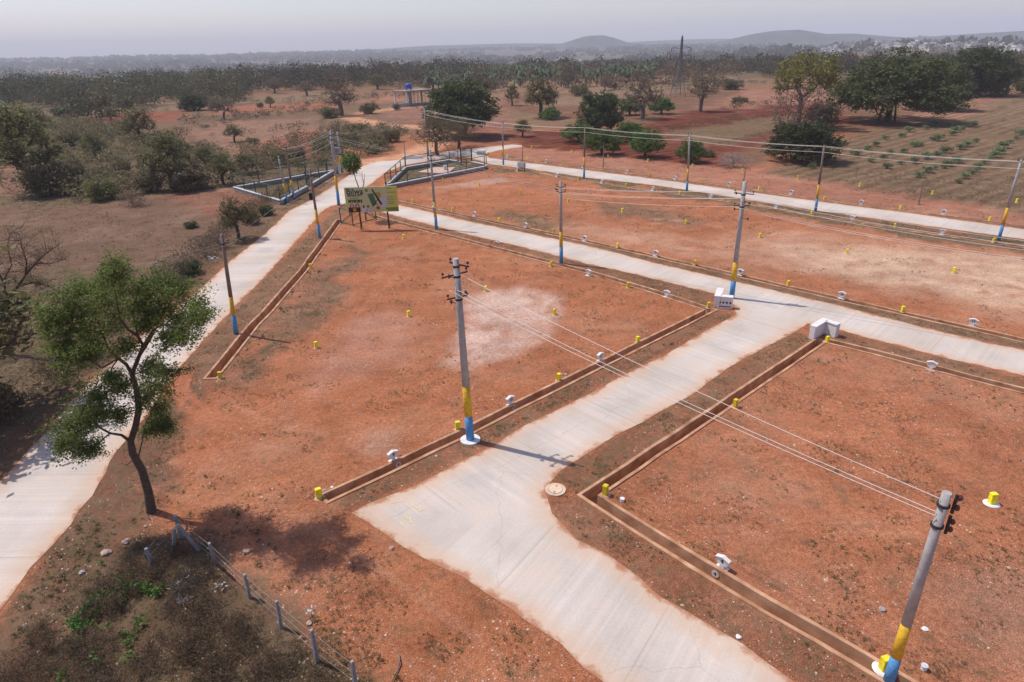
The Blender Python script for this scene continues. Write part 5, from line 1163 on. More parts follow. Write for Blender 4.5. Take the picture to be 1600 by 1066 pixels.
T('brown', 888, 137, 100, 30, 'leafless tree before the palm grove', v=0); T('obush', 905, 150, 128, 34, 'brown bush left of the dense dark tree top'); T('brown', 945, 142, 118, 26, 'bare crown behind the dense dark tree'); T('olive', 800, 165, 131, 26, 'small tree right of the huge dark tree')
T('olive', 423, 168, 150, 18, 'tiny tree alone on the left tan field'); T('bush', 407, 168, 158, 12, 'tiny bush left of the tiny lone tree')
T('brush', 1147, 262, 236, 50, 'heap of pale dry brush near the big round mango tree').children[1].data.materials[0] if False else None
o = T('brush', 1147, 262, 236, 50, 'heap of pale dry brush near the big round mango tree'); 
for ch in o.children:
    if ch.name.startswith('crown'): ch.data = ch.data.copy(); ch.data.materials[0] = M_['l_pale']
for bx_, by_, ty_, w_, lb in ((1150, 162, 148, 18, 'dark bush left of the three on the field ridge'), (1163, 160, 150, 14, 'small dark bush, middle of the field ridge'), (1345, 148, 120, 40, 'olive bush left of the banyan'), (1140, 140, 118, 40, 'bush beyond the brown tree right of the pylon'),
    (1105, 245, 232, 26, 'dry bush under the smallest mango tree'), (578, 178, 156, 30, 'dark bush by the dirt track bend'), (620, 172, 160, 12, 'small bush at the end of the grey plinth wall'), (716, 205, 188, 30, 'grey bush by the track'),
    (585, 236, 206, 40, 'grey shrub beside the dirt track mouth'), (548, 228, 205, 46, 'dark shrub beyond the transformer pair'), (610, 222, 196, 34, 'dusty shrub on the inner side of the dirt track'), (560, 205, 190, 34, 'shrub on the bank above the agaves'), (515, 232, 208, 40, 'olive shrub beyond the left garden corner'),
    (1166, 298, 294, 5, 'tiny tuft')):
    if lb != 'tiny tuft': T(random.choice(('bush', 'obush')), bx_, by_, ty_, w_, lb)
for i, (bx_, by_, ty_, w_, lb) in enumerate(((268, 436, 395, 62, 'dry brown bush beside the left road, nearest of the roadside row'), (300, 428, 402, 40, 'low dark bush right of the nearest dry roadside bush'), (322, 400, 366, 44, 'grey brown bush in the middle of the roadside row'), (345, 388, 362, 36, 'brown bush just before the small roadside tree'),
    (300, 356, 344, 22, 'tiny blackish bush alone on the left clearing'), (395, 350, 322, 26, 'low olive shrub above the left road bend'), (418, 336, 316, 26, 'green bush beside the left road, before the garden'))):
    T(('brush', 'dbush', 'brush', 'brush', 'dbush', 'obush', 'dbush')[i], bx_, by_, ty_, w_, lb)
for i, (bx_, by_, w_, lb) in enumerate(((577, 224, 16, 'agave on the bank behind the transformer pair, leftmost of three'), (586, 240, 20, 'big agave nearest the dirt track mouth'), (600, 231, 14, 'agave right of the big agave'), (500, 236, 18, 'agave behind the left garden fence, near its end'), (470, 244, 15, 'agave behind the middle of the left garden fence'), (700, 247, 10, 'small agave at the right garden corner'))):
    if i < 5: T('agave', bx_, by_, by_ - w_ * .8, w_ * 1.5, lb)
# the tree whose shadow falls on the left road stands outside the frame
T('olive', -70, 660, 380, 330, 'tree outside the left edge that shades the left road', v=0)
tb = G(8, 552); kb = mpp(tb); rg = np.random.default_rng(8)
def bpx(px, py, dy=0.): q = above(tb, px, py); return np.array(CAM + (q - CAM) * (1 + dy / tb.y) - tb)
LB = [([(10, 556), (4, 530), (6, 505), (3, 482), (12, 465)], [.17, .14, .12, .11, .10]), ([(12, 465), (28, 448), (40, 430), (55, 412), (72, 396), (98, 378)], [.09, .075, .06, .045, .03, .012]), ([(28, 448), (50, 442), (72, 446), (100, 458)], [.05, .035, .022, .01]),
 ([(40, 430), (42, 408), (34, 388), (30, 366)], [.05, .035, .022, .01]), ([(3, 482), (28, 480), (52, 474), (78, 480)], [.05, .035, .02, .01]), ([(12, 465), (5, 440), (-8, 415), (-20, 390)], [.07, .05, .035, .015]), ([(55, 412), (78, 412), (104, 404)], [.035, .02, .008]), ([(6, 505), (-20, 480), (-45, 450), (-60, 420)], [.08, .06, .04, .02]), ([(5, 440), (18, 415), (12, 385), (16, 362)], [.045, .03, .02, .008]), ([(-20, 480), (-40, 470), (-70, 465)], [.04, .03, .01])]
brb = []; Cb = []
for P, Rr in LB:
    dy = rg.uniform(-1.2, 1.2); pts_ = np.array([bpx(x, y, dy * i / len(P)) for i, (x, y) in enumerate(P)]); brb.append((pts_, Rr))
    for i in range(1, len(pts_)):
        for k in range(9 if Rr[i] < .06 else 3):
            a0 = pts_[i - 1] + (pts_[i] - pts_[i - 1]) * rg.uniform(0, 1); d0 = rg.normal(0, 1, 3); d0[2] = abs(d0[2]) * .6 - .1; d0 /= np.linalg.norm(d0); Lb = rg.uniform(.5, 1.5)
            m0 = a0 + d0 * Lb * .5 + rg.normal(0, .06, 3); e0 = a0 + d0 * Lb + rg.normal(0, .1, 3); brb.append((np.array([a0, m0, e0]), [.016, .010, .004]))
            for q in range(4):
                s0 = m0 + (e0 - m0) * rg.uniform(0, 1); e1_ = s0 + rg.normal(0, .22, 3) + [0, 0, .06]; brb.append((np.array([s0, e1_]), [.007, .003])); Cb.append(e1_ + rg.normal(0, .1, (5, 3)))
t = thing('bare_tree', 'half bare tree with crooked dark limbs at the left edge', 'tree', tb); V, Fq = tubes_np(brb, lambda r: 8 if r > .06 else 5 if r > .02 else 3); link('trunk', raw('bare_trunk', V, Fq, M_['bark'], True), t)
Cb = np.concatenate(Cb); lv, lf = leaf_quads(Cb, .07, rg, .3, .45); link('crown', raw('bare_crown', lv, lf, M_['l_grey'], rnd=rg.uniform(0, 1, len(Cb))), t)
for bx_, by_, ty_, w_, kd, lb in ((150, 250, 206, 44, 'olive', 'olive tree in the thicket, left of the two stemmed tree'), (112, 232, 196, 40, 'bush', 'grey shrub left of the olive thicket tree'), (160, 312, 268, 52, 'obush', 'rounded shrub at the near edge of the left thicket'), (120, 290, 240, 46, 'bush', 'grey shrub right of the dark bush at the far left'),
    (208, 322, 288, 44, 'brush', 'dry brush at the near edge of the left thicket'), (235, 300, 262, 48, 'bush', 'dark shrub between the thicket and the tree with bare limbs'), (322, 262, 228, 40, 'olive', 'small olive tree above the left garden'), (285, 245, 214, 36, 'obush', 'shrub at the upper edge of the thicket'),
    (440, 256, 232, 34, 'obush', 'shrub behind the left garden pole pair'), (465, 250, 226, 30, 'bush', 'dark shrub behind the right part of the left garden'), (20, 240, 176, 90, 'olive', 'broad thin olive tree at the left frame edge'), (60, 215, 168, 60, 'olive', 'dusky tree in front of the left wood'),
    (340, 172, 148, 30, 'bush', 'dusty shrub behind the leafless shrubby tree'), (480, 150, 126, 36, 'brown', 'brown tree at the upper left field edge'), (430, 146, 120, 34, 'brown', 'brown tree left of the upper left field edge'), (590, 140, 116, 34, 'olive', 'olive tree above the dirt track bend'), (200, 210, 178, 40, 'bare', 'leafless small tree beyond the left thicket'), (395, 225, 212, 22, 'bush', 'low bush on the bank right of the small field tree')):
    T(kd, bx_, by_, ty_, w_, lb)
T('bush', 5, 655, 590, 70, 'dark bush at the left edge beside the road')
# small tree behind the hoarding
b_ = G(572, 344); hT = above(b_, 556, 240).z; rng_ = np.random.default_rng(4)
cz = above(b_, 549, 254).z; cxo = above(b_, 549, 254).x - b_.x; cr_ = 14.5 * mpp(b_)
br = [([np.array(p, float) for p in [(0, 0, 0), (-.03, 0, hT * .3), (cxo * .35, 0, hT * .45), (cxo * .7, 0, hT * .62), (cxo, 0, cz)]], [.085, .07, .06, .045, .03]), ([np.array(p, float) for p in [(cxo * .3, 0, hT * .43), (.18, .05, hT * .55), (.35, 0, hT * .70)]], [.05, .035, .015]), ([np.array(p, float) for p in [(.18, .05, hT * .55), (.1, 0, hT * .66), (.16, 0, hT * .74)]], [.03, .02, .01])]
for k in range(18):
    q = rng_.normal(0, 1, 3); q = q / np.linalg.norm(q) * cr_ * .8; br.append(([np.array([cxo, 0, cz - cr_ * .6]), np.array([cxo, 0, cz]) + q], [.02, .006]))
V, Fq = tubes_np(br, lambda r: 6); t = thing('small_tree', 'slim tree with one compact ball of leaves rising behind the hoarding', 'tree', b_)
link('trunk', raw('ball_trunk', V, Fq, M_['barkpale'], True), t); q = rng_.normal(0, 1, (1500, 3)); q = q / np.linalg.norm(q, axis=1)[:, None] * (rng_.uniform(.2, 1, 1500) ** .4)[:, None] * cr_ * np.array([1, 1, 1.1]) + np.array([cxo, 0, cz])
q += rng_.normal(0, .1, q.shape); lv, lf = leaf_quads(q, .2, rng_, .1); link('crown', raw('ball_crown', lv, lf, M_['l_mango'], rnd=rng_.uniform(0, 1, 1500)), t)
T('castor', 585, 320, 305, 16, 'leafy green plant peeping over the top of the hoarding')

# ------------------------------------------------------------------ foreground tree, limbs traced from the photo
fb = G(237, 799); k_ = mpp(fb)
def fp(px, py, dy=0.): q = above(fb, px, py); s = 1 + dy / fb.y; q2 = CAM + (q - CAM) * s; return np.array(q2 - fb)
limbs = [([(237, 801, 0), (232, 770, 0), (222, 735, 0), (207, 708, 0), (204, 690, .05), (212, 665, .05), (217, 640, .1), (214, 610, .1), (206, 585, .15)], [.20, .165, .15, .14, .125, .12, .115, .105, .10]),
 ([(206, 585, .15), (198, 570, .3), (185, 560, .4), (170, 548, .6), (160, 520, .8), (150, 490, 1.0), (142, 460, 1.2)], [.085, .075, .07, .06, .05, .035, .02]),
 ([(206, 585, .15), (216, 560, 0), (224, 540, -.1), (215, 525, -.2), (200, 515, -.3), (188, 500, -.5), (182, 470, -.6), (178, 435, -.6)], [.09, .08, .07, .065, .055, .045, .03, .018]),
 ([(216, 560, 0), (235, 530, .3), (248, 505, .5), (262, 480, .7), (270, 462, .9)], [.06, .05, .04, .03, .018]),
 ([(224, 540, -.1), (240, 515, -.5), (255, 507, -.7), (280, 512, -.9), (300, 505, -1.1), (312, 490, -1.2)], [.055, .045, .04, .032, .024, .014]),
 ([(215, 525, -.2), (208, 490, .2), (214, 460, .5), (222, 430, .7)], [.05, .04, .03, .015]),
 ([(170, 548, .6), (140, 535, .3), (120, 520, .1), (100, 505, -.1), (80, 500, -.2)], [.045, .035, .028, .02, .01]),
 ([(185, 560, .4), (160, 575, -.4), (135, 560, -.7), (110, 555, -.9)], [.04, .03, .022, .012]),
 ([(204, 690, .05), (190, 680, -.2), (172, 677, -.4), (155, 668, -.5), (140, 650, -.7), (130, 640, -.9)], [.075, .06, .05, .04, .028, .015]),
 ([(172, 677, -.4), (150, 695, -.7), (130, 705, -.9), (115, 708, -1.0)], [.035, .028, .02, .012]),
 ([(222, 735, 0), (216, 715, .1), (222, 690, .2), (228, 660, .4), (245, 630, .5)], [.05, .04, .032, .025, .012]),
 ([(217, 640, .1), (235, 615, -.2), (250, 600, -.4), (262, 580, -.6)], [.05, .04, .028, .014]),
 ([(212, 715, 0), (198, 727, -.1), (190, 724, -.15)], [.035, .025, .012])]
rng_ = np.random.default_rng(19); br = []; anchors = []
for P, Rr in limbs:
    pts_ = np.array([fp(*p) for p in P]); br.append((pts_, [r_ * (.88 if r_ > .1 else .75) for r_ in Rr])); anchors += [q for q in pts_[len(pts_) // 3:]]
anchors = np.array(anchors)
blobs = [(182, 420, 17, -.6), (178, 440, 22, -.6), (205, 455, 24, .3), (235, 445, 26, .6), (262, 448, 24, .8), (285, 460, 22, .6), (305, 480, 18, 0), (308, 500, 16, -1.1), (285, 520, 16, -.9), (262, 530, 17, -.7), (225, 475, 24, .3), (250, 490, 20, .4),
 (150, 455, 24, 1.0), (125, 455, 22, .8), (135, 485, 26, .9), (105, 480, 24, .3), (85, 490, 22, -.2), (78, 512, 16, -.3), (110, 515, 22, .1), (95, 540, 16, -.4), (150, 520, 26, .7), (180, 500, 24, 0), (170, 475, 22, .5), (125, 550, 18, -.8), (105, 565, 18, -.9), (150, 545, 18, -.3),
 (262, 580, 18, -.5), (245, 600, 20, -.4), (235, 575, 14, .2), (228, 620, 16, .3), (250, 640, 16, .5), (260, 665, 12, .5), (238, 670, 12, .4),
 (130, 640, 24, -.9), (115, 665, 22, -1), (140, 660, 22, -.7), (120, 700, 20, -1), (145, 700, 14, -.8), (100, 690, 14, -1), (160, 640, 16, -.5), (145, 615, 16, -.5), (185, 650, 12, -.2), (190, 600, 14, .2), (175, 590, 12, .4), (200, 540, 12, -.2), (225, 505, 14, 0), (275, 500, 14, .2)]
Cl = []; Rn = []
for bx_, by_, rp, dy in blobs:
    c = fp(bx_, by_, dy); r_m = rp * k_ * 1.0
    i = int(np.argmin(np.linalg.norm(anchors - c, axis=1) + 0)); A = anchors[i]; mid = (A + c) / 2 + rng_.normal(0, .12, 3); br.append((np.array([A, mid, c]), [.028, .018, .010]))
    for k in range(20):
        q = rng_.normal(0, 1, 3); q /= np.linalg.norm(q); e = c + q * r_m * rng_.uniform(.4, 1.7) * np.array([1, 1.35, .95]); m_ = (c + e) / 2 + rng_.normal(0, .05, 3) ; br.append((np.array([c, m_, e]), [.009, .006, .003]))
        tn = rng_.uniform(0, 1)
        for s in range(3):
            cc = c + (e - c) * (.45 + .28 * s) + rng_.normal(0, .05, 3); nL = 21; pp = cc + rng_.normal(0, 1, (nL, 3)) * np.array([.12, .12, .07]); Cl.append(pp); Rn.append(np.clip(tn * .7 + rng_.uniform(-.1, .4, nL), 0, 1))
Cl = np.concatenate(Cl); Rn = np.concatenate(Rn); t = thing('acacia_tree', 'full green tree with a crooked dark trunk in the left foreground', 'tree', fb)
V, Fq = tubes_np(br, lambda r: 10 if r > .08 else 6 if r > .02 else 3); link('trunk', raw('fg_trunk', V, Fq, M_['bark'], True), t)
lv, lf = leaf_quads(Cl, .088, rng_, .3, .45, .8); link('crown', raw('fg_crown', lv, lf, M_['l_fg'], rnd=Rn), t)

# ------------------------------------------------------------------ castor bushes in sparse rows on the right field
rows = [((1340, 243), (1400, 210), (1480, 195), 5, 'first row behind the big round mango'), ((1360, 255), (1455, 222), (1520, 200), 7, 'second row'), ((1385, 262), (1470, 245), (1530, 222), 5, 'third row'), ((1500, 285), (1550, 250), (1600, 205), 8, 'row nearest the right edge'), ((1440, 275), (1475, 262), (1500, 250), 4, 'short row')]
for a_, c_, d_, n_, lb in rows:
    n_ = int(n_ * 1.8)
    for i in range(n_):
        t_ = i / (n_ - 1); p = (a_[0] * (1 - t_) ** 2 + 2 * c_[0] * t_ * (1 - t_) + d_[0] * t_ * t_ + random.uniform(-5, 5), a_[1] * (1 - t_) ** 2 + 2 * c_[1] * t_ * (1 - t_) + d_[1] * t_ * t_ + random.uniform(-3, 3)); s = random.uniform(8, 16)
        T('castor', p[0], p[1], p[1] - s * .8, s * 1.3, 'green castor bush on the right field, ' + lb, 'castor bushes, ' + lb)
T('castor', 1269, 264, 252, 13, 'small green castor bush under the big round mango tree')

# ------------------------------------------------------------------ stuff: thicket, woods, grass, grit
def cloud(name, C, Wd, Hh, per, size, m, label, cat, seed, aspect=.8, flat=0, hollow=.45):
    """many crowns (centres C on the ground) as loose leaf faces"""
    g = np.random.default_rng(seed); n = len(C); q = g.normal(0, 1, (n, per, 3)); q /= np.linalg.norm(q, axis=2)[:, :, None]; q *= g.uniform(hollow, 1, (n, per, 1)) * g.uniform(.75, 1.1, (n, per, 1)); q[:, :, 2] = q[:, :, 2] * .5 + .5
    P = C[:, None, :] + q * np.stack([Wd / 2, Wd / 2, Hh], -1)[:, None, :]; P = P.reshape(-1, 3)
    V, Fq = leaf_quads(P, 1.0, g, flat, aspect); sc = np.repeat(np.repeat(Wd, per) * size, 4)[:, None]; ctr = np.repeat(P, 4, 0); V = ctr + (V - ctr) * sc
    rn = np.clip(np.repeat(g.uniform(0, 1, n), per) * .75 + g.uniform(0, .3, n * per), 0, 1)
    return stuff(name, V, Fq, M_[m], rn, label, cat)
def scatter_px(polygon_px, dens, g, clear=None):
    W = np.array([tuple(G(*p).xy) for p in polygon_px]); lo_, hi_ = W.min(0), W.max(0); n = int(dens * (hi_ - lo_).prod()); Q = g.uniform(lo_, hi_, (n, 2)); Q = Q[inside(Q, [tuple(q) for q in W])]
    return Q
TRK = [p for p in Zp((575, 253), (640, 245), (672, 228), (690, 215), (700, 205), (660, 199), (610, 196), (570, 190), (545, 184), (570, 177), (600, 172), (660, 164))]
def off_track(Q): return Q[(pdist(Q, TRK, False) > 4.5) & (pdist(Q, road_w) > 2.0)]
def z_(Q): return np.column_stack([Q, terrain(Q[:, 0], Q[:, 1])])
g = np.random.default_rng(77)
Q = np.concatenate([scatter_px([(-120, 300), (60, 300), (130, 318), (215, 305), (330, 296), (365, 286), (350, 250), (300, 215), (250, 225), (180, 200), (120, 190), (0, 185), (-250, 190)], .22, g),
                    scatter_px([(365, 284), (512, 262), (560, 250), (640, 236), (662, 214), (600, 200), (520, 205), (430, 235), (380, 232)], .2, g)])
Q = Q[fbm(Q[:, 0] / 9, Q[:, 1] / 9, 4) > .30]
Q = off_track(Q); s = g.uniform(1.2, 3.8, len(Q)); cloud('thicket', z_(Q), s, s * g.uniform(.45, .85, len(Q)), 120, .085, 'l_grey', 'grey green thorn thicket covering the ground left of the gardens', 'thicket', 1)
Q = scatter_px([(-150, 330), (60, 300), (340, 292), (360, 280), (300, 215), (100, 190), (-250, 190)], .30, g); Q = Q[fbm(Q[:, 0] / 7, Q[:, 1] / 7, 14) > .42]
Q = off_track(Q); s = g.uniform(.9, 2.6, len(Q)); cloud('dry_scrub', z_(Q), s, s * .6, 80, .07, 'l_brown', 'dry brown scrub between the green thickets at the left', 'scrub', 2, aspect=.35)
Q = scatter_px([(-150, 560), (-20, 450), (60, 450), (120, 500), (170, 560), (100, 640), (0, 735), (-150, 800)], 1.0, g); Q = Q[fbm(Q[:, 0] / 3, Q[:, 1] / 3, 24) > .42]
s = g.uniform(.5, 1.6, len(Q)); cloud('roadside_scrub', z_(Q), s, s * .7, 120, .075, 'l_weed', 'dry scrub below the half bare tree beside the left road', 'scrub', 3, aspect=.45)
Q = scatter_px([(130, 222), (300, 200), (480, 178), (650, 150), (600, 146), (430, 170), (300, 188), (110, 205)], .03, g); Q = off_track(Q); s = g.uniform(1.5, 4, len(Q)); cloud('hedge_bushes', z_(Q), s, s * .6, 60, .1, 'l_brown', 'scattered dry bushes along the left field banks', 'bushes', 4)
W = np.array(densify([tuple(G(*p).xy) for p in ((90, 610), (120, 575), (170, 525), (225, 468), (268, 432), (305, 400), (335, 374), (372, 346), (412, 320), (440, 305))], .3, False)); W = W + g.normal(0, .55, W.shape); W = W[(fbm(W[:, 0] / 2, W[:, 1] / 2, 3) > .36) & (pdist(W, road_w) > 1.0) & ~inside(W, road_w)]; s = g.uniform(.8, 2.1, len(W)); cloud('roadside_brush', z_(W), s, s * .6, 110, .075, 'l_weed', 'continuous dry brush along the outer edge of the left road', 'brush', 17, aspect=.5)
# field edge hedges
for k, (ln, m) in enumerate((([(330, 232), (420, 228), (500, 210), (530, 200)], 'l_grey'), ([(255, 215), (330, 200), (390, 187)], 'l_brown'), ([(560, 155), (640, 150), (700, 140)], 'l_grey'), ([(1130, 172), (1230, 158), (1330, 146)], 'l_grey'), ([(380, 240), (440, 230)], 'l_brown'), ([(790, 160), (870, 165)], 'l_brown'), ([(960, 140), (1100, 128), (1230, 132)], 'l_grey'), ([(230, 176), (330, 166), (450, 158), (530, 153)], 'l_grey'), ([(300, 190), (400, 182), (520, 176)], 'l_brown'), ([(340, 214), (430, 206), (500, 196)], 'l_grey'), ([(120, 160), (260, 150), (400, 142), (560, 138)], 'l_olive'))):
    W = densify([tuple(G(*p).xy) for p in ln], 1.3, False); W = np.array(W) + g.normal(0, .8, (len(W), 2)); W = W[g.uniform(0, 1, len(W)) < .7]; s = g.uniform(1.2, 3.0, len(W))
    cloud('field_hedge', z_(W), s, s * .6, 70, .09, m, ('low hedge on the bank right of the small green field tree', 'low hedge left of the leafless shrubby tree', 'hedge behind the unfinished shed', 'thin hedge on the ridge right of the brown tree', 'short hedge above the left garden', 'dry hedge right of the huge dark tree', 'hedge across the fields around the pylon', 'long hedge behind the lone dark round tree', 'dry hedge in front of the leafless shrubby tree', 'grey hedge above the small green field tree', 'farthest hedge before the left wood')[k], 'hedge', 20 + k)
# woods
def wedge(r0, r1, a0, a1, dens, g):
    n = int(dens * (r1 * r1 - r0 * r0) / 2 * (a1 - a0)); r = np.sqrt(g.uniform(r0 * r0, r1 * r1, n)); a_ = g.uniform(a0, a1, n); return np.stack([r * np.sin(a_), r * np.cos(a_)], 1)
A = lambda px: math.atan((px - 800) / F / math.cos(R(20)))
Q = wedge(205, 420, A(-200), A(440), .045, g); Q = Q[fbm(Q[:, 0] / 40, Q[:, 1] / 40, 44) > .45 - .12 * (np.hypot(*Q.T) > 270)]
s = np.clip(g.gamma(5, 1.2, len(Q)) + 1.5, 2, 11); cloud('woodland', z_(Q), s, s * g.uniform(.5, 1.1, len(Q)), 260, .058, 'l_far', 'mixed wood beyond the fields on the left', 'wood', 5)
Q = np.concatenate([wedge(300, 520, A(420), A(760), .028, g), wedge(300, 520, A(1150), A(1900), .024, g), wedge(360, 520, A(760), A(1150), .024, g)]); s = np.clip(g.gamma(5, 1.2, len(Q)) + 1.5, 2, 11); cloud('woodland', z_(Q), s, s * g.uniform(.5, 1.1, len(Q)), 190, .07, 'l_far', 'belt of far trees behind the red fields', 'wood', 6)
Q = wedge(500, 1500, A(-200), A(1900), .0042, g); Q = Q[fbm(Q[:, 0] / 90, Q[:, 1] / 90, 54) > .38]; Q = Q[(np.hypot(Q[:, 0] - 778, Q[:, 1] - 1283) > 330) | (g.uniform(0, 1, len(Q)) < .25)]; s = g.uniform(8, 16, len(Q)); cloud('woodland', z_(Q), s, s * g.uniform(.5, .8, len(Q)), 40, .2, 'l_far', 'hazy wooded plain in the distance', 'wood', 7)
Q = wedge(1500, 4600, A(-300), A(2000), .00034, g); Q = Q[fbm(Q[:, 0] / 300, Q[:, 1] / 300, 64) > .42]; s = g.uniform(20, 45, len(Q)); cloud('woodland', z_(Q), s, s * .38, 22, .3, 'l_far', 'blue grey forest below the hills', 'wood', 8)
def palms(Q, label, seed):
    g = np.random.default_rng(seed); V = []; Fc = []; rn = []; n0 = 0
    for x, y in Q:
        z = float(terrain(np.array([x]), np.array([y]))[0]); h = g.uniform(1.6, 5.5); tn = g.uniform()
        V += [(x - .2, y, z), (x + .2, y, z), (x + .15, y, z + h), (x - .15, y, z + h)]; Fc.append((n0, n0 + 1, n0 + 2, n0 + 3)); rn.append(.1); n0 += 4
        for k in range(11):
            a_ = g.uniform(0, 6.283); L_ = g.uniform(2.6, 4.2); up = g.uniform(-.3, .9); dx, dy = math.cos(a_), math.sin(a_); w_ = .42
            p0 = (x, y, z + h); p1 = (x + dx * L_ * .55, y + dy * L_ * .55, z + h + L_ * .5 * up + .3); p2 = (x + dx * L_, y + dy * L_, z + h + L_ * (up - .7) * .7)
            V += [p0, (p1[0] - dy * w_, p1[1] + dx * w_, p1[2]), p2, (p1[0] + dy * w_, p1[1] - dx * w_, p1[2] - .25)]; Fc.append((n0, n0 + 1, n0 + 2, n0 + 3)); n0 += 4; rn.append(min(1, tn * .6 + g.uniform(0, .5)))
    stuff('palm_grove', V, np.array(Fc), M_['l_palm'], rn, label, 'palm grove')
Q = wedge(270, 390, A(690), A(1000), .034, g); Q = Q[fbm(Q[:, 0] / 14, Q[:, 1] / 14, 71) > .42]; palms(Q, 'palm grove behind the huge dark tree and the mangoes', 1)
Q = wedge(330, 520, A(-60), A(480), .018, g); Q = Q[fbm(Q[:, 0] / 30, Q[:, 1] / 30, 72) > .45]; palms(Q, 'hazy coconut palms in the wood at the upper left', 2)
Q = wedge(215, 300, A(-100), A(100), .012, g); palms(Q, 'palms in the wood at the left edge', 3)
Q = wedge(245, 400, A(640), A(1120), .0075, g); s = g.uniform(4, 9, len(Q)); cloud('grove_trees', z_(Q), s, s * g.uniform(.7, 1.1, len(Q)), 150, .1, 'l_brown', 'leafless brown trees mixed into the palm grove', 'trees', 40)
# grass rows at the upper right
rowc = []
for k in range(9):
    a_ = G(1215 + k * 62, 262 - k * 3.5); c_ = G(1500 + k * 52, 150 + k * 2.5)
    W = np.array(densify([tuple(a_.xy), tuple(c_.xy)], .8, False)); rowc.append(W + g.normal(0, .35, W.shape))
W = np.concatenate(rowc); W = W[(fbm(W[:, 0] / 6, W[:, 1] / 6, 5) > .42)]; W = W[~inside(W, [tuple(G(*p).xy) for p in ((1300, 300), (1250, 215), (1440, 180), (1500, 190), (1440, 290))])]
s = g.uniform(.8, 1.5, len(W)); cloud('grass_rows', z_(W), s, s * .55, 60, .10, 'l_straw', 'rows of tall dry grass on the right field', 'grass', 9, aspect=.2)
Q = scatter_px([(1230, 285), (1330, 215), (1420, 195), (1620, 190), (1900, 230), (1900, 380), (1620, 322), (1350, 292)], .55, g); s = g.uniform(.3, .8, len(Q)); cloud('field_grass', z_(Q), s, s * .6, 16, .18, 'l_straw', 'low dry grass over the right field', 'grass', 10, aspect=.2)
for k, ln in enumerate((([(1010, 212), (1100, 196), (1230, 178)]), ([(1130, 226), (1180, 215), (1240, 200)]), ([(1020, 205), (1090, 192), (1160, 180)]))):
    W = np.array(densify([tuple(G(*p).xy) for p in ln], .5, False)); W = np.repeat(W, 5, 0) + g.normal(0, 1.0, (len(W) * 5, 2)); s = g.uniform(.5, 1.1, len(W)); cloud('crop_row', z_(W), s, s * .6, 22, .13, 'l_grass', ('greenish crop strip in the dark ploughed field, longest', 'short greenish crop strip nearest the big round mango', 'upper greenish crop strip of the ploughed field')[k], 'crop', 30 + k, aspect=.25)

# near ground cover: tufts follow the same patches as the soil
dr_all = [np.array(h) for h in holes]
def free(Q, road=.25):
    m = ~(inside(Q, road_w)) & (pdist(Q, road_w) > road)
    for h in holes:
        q = np.array(h); b_ = (Q[:, 0] > q[:, 0].min()) & (Q[:, 0] < q[:, 0].max()) & (Q[:, 1] > q[:, 1].min()) & (Q[:, 1] < q[:, 1].max()) & m; i = np.where(b_)[0]
        if len(i): m[i[inside(Q[i], h) | (pdist(Q[i], h) < .15)]] = False
    return m
n = 260000; r = g.uniform(9 ** .5, 95 ** .5, n) ** 2; a_ = g.uniform(-.80, .80, n); Q = np.stack([r * np.sin(a_), r * np.cos(a_)], 1)
_, vg = ground_attr(Q); dens = fbm(Q[:, 0] / 1.1, Q[:, 1] / 1.1, 8, 3); k = (dens + vg * .55 > .735) & (g.uniform(0, 1, n) < .25 + vg); Q = Q[k]; Q = Q[free(Q)]
far_ = np.hypot(*Q.T); s = g.uniform(.06, .16, len(Q)) * (1 + far_ / 90)
gq = fbm(Q[:, 0] / 2.5, Q[:, 1] / 2.5, 18) > .5
cloud('verge_grass', z_(Q[~gq]), s[~gq], s[~gq] * .42, 10, .34, 'l_grass', 'dry grass tufts over verges and plots', 'grass', 11, aspect=.22, hollow=.1)
cloud('green_tufts', z_(Q[gq])[::3], s[gq][::3] * 1.1, s[gq][::3] * .34, 10, .26, 'l_tuft', 'low green weeds over verges and plots', 'grass', 12, aspect=.5, hollow=.1)
print('tufts', len(Q))
# pebbles
n = 38000; r = g.uniform(9 ** .5, 70 ** .5, n) ** 2; a_ = g.uniform(-.80, .80, n); Q = np.stack([r * np.sin(a_), r * np.cos(a_)], 1); Q = Q[(fbm(Q[:, 0] / 2, Q[:, 1] / 2, 28) > .44)]; Q = Q[free(Q, .05)]; n = len(Q)
s = g.gamma(2.0, .0065, n) + .006; base_ = np.array([(1, 0, 0), (0, 1, 0), (-1, 0, 0), (0, -1, 0), (0, 0, .8)]); yaw = g.uniform(0, 6.28, n)
bv = base_[None] * (s[:, None, None] * g.uniform(.6, 1.3, (n, 5, 3))); c_, s_ = np.cos(yaw)[:, None], np.sin(yaw)[:, None]; bv = np.stack([bv[..., 0] * c_ - bv[..., 1] * s_, bv[..., 0] * s_ + bv[..., 1] * c_, bv[..., 2]], -1) + np.column_stack([Q, np.zeros(n)])[:, None, :]
ff = np.array([(0, 1, 4), (1, 2, 4), (2, 3, 4), (3, 0, 4)]); stuff('gravel', bv.reshape(-1, 3), (ff[None] + np.arange(n)[:, None, None] * 5).reshape(-1, 3), M_['pebble'], np.repeat(g.uniform(0, 1, n), 4), 'loose pale grit on the red soil', 'gravel')
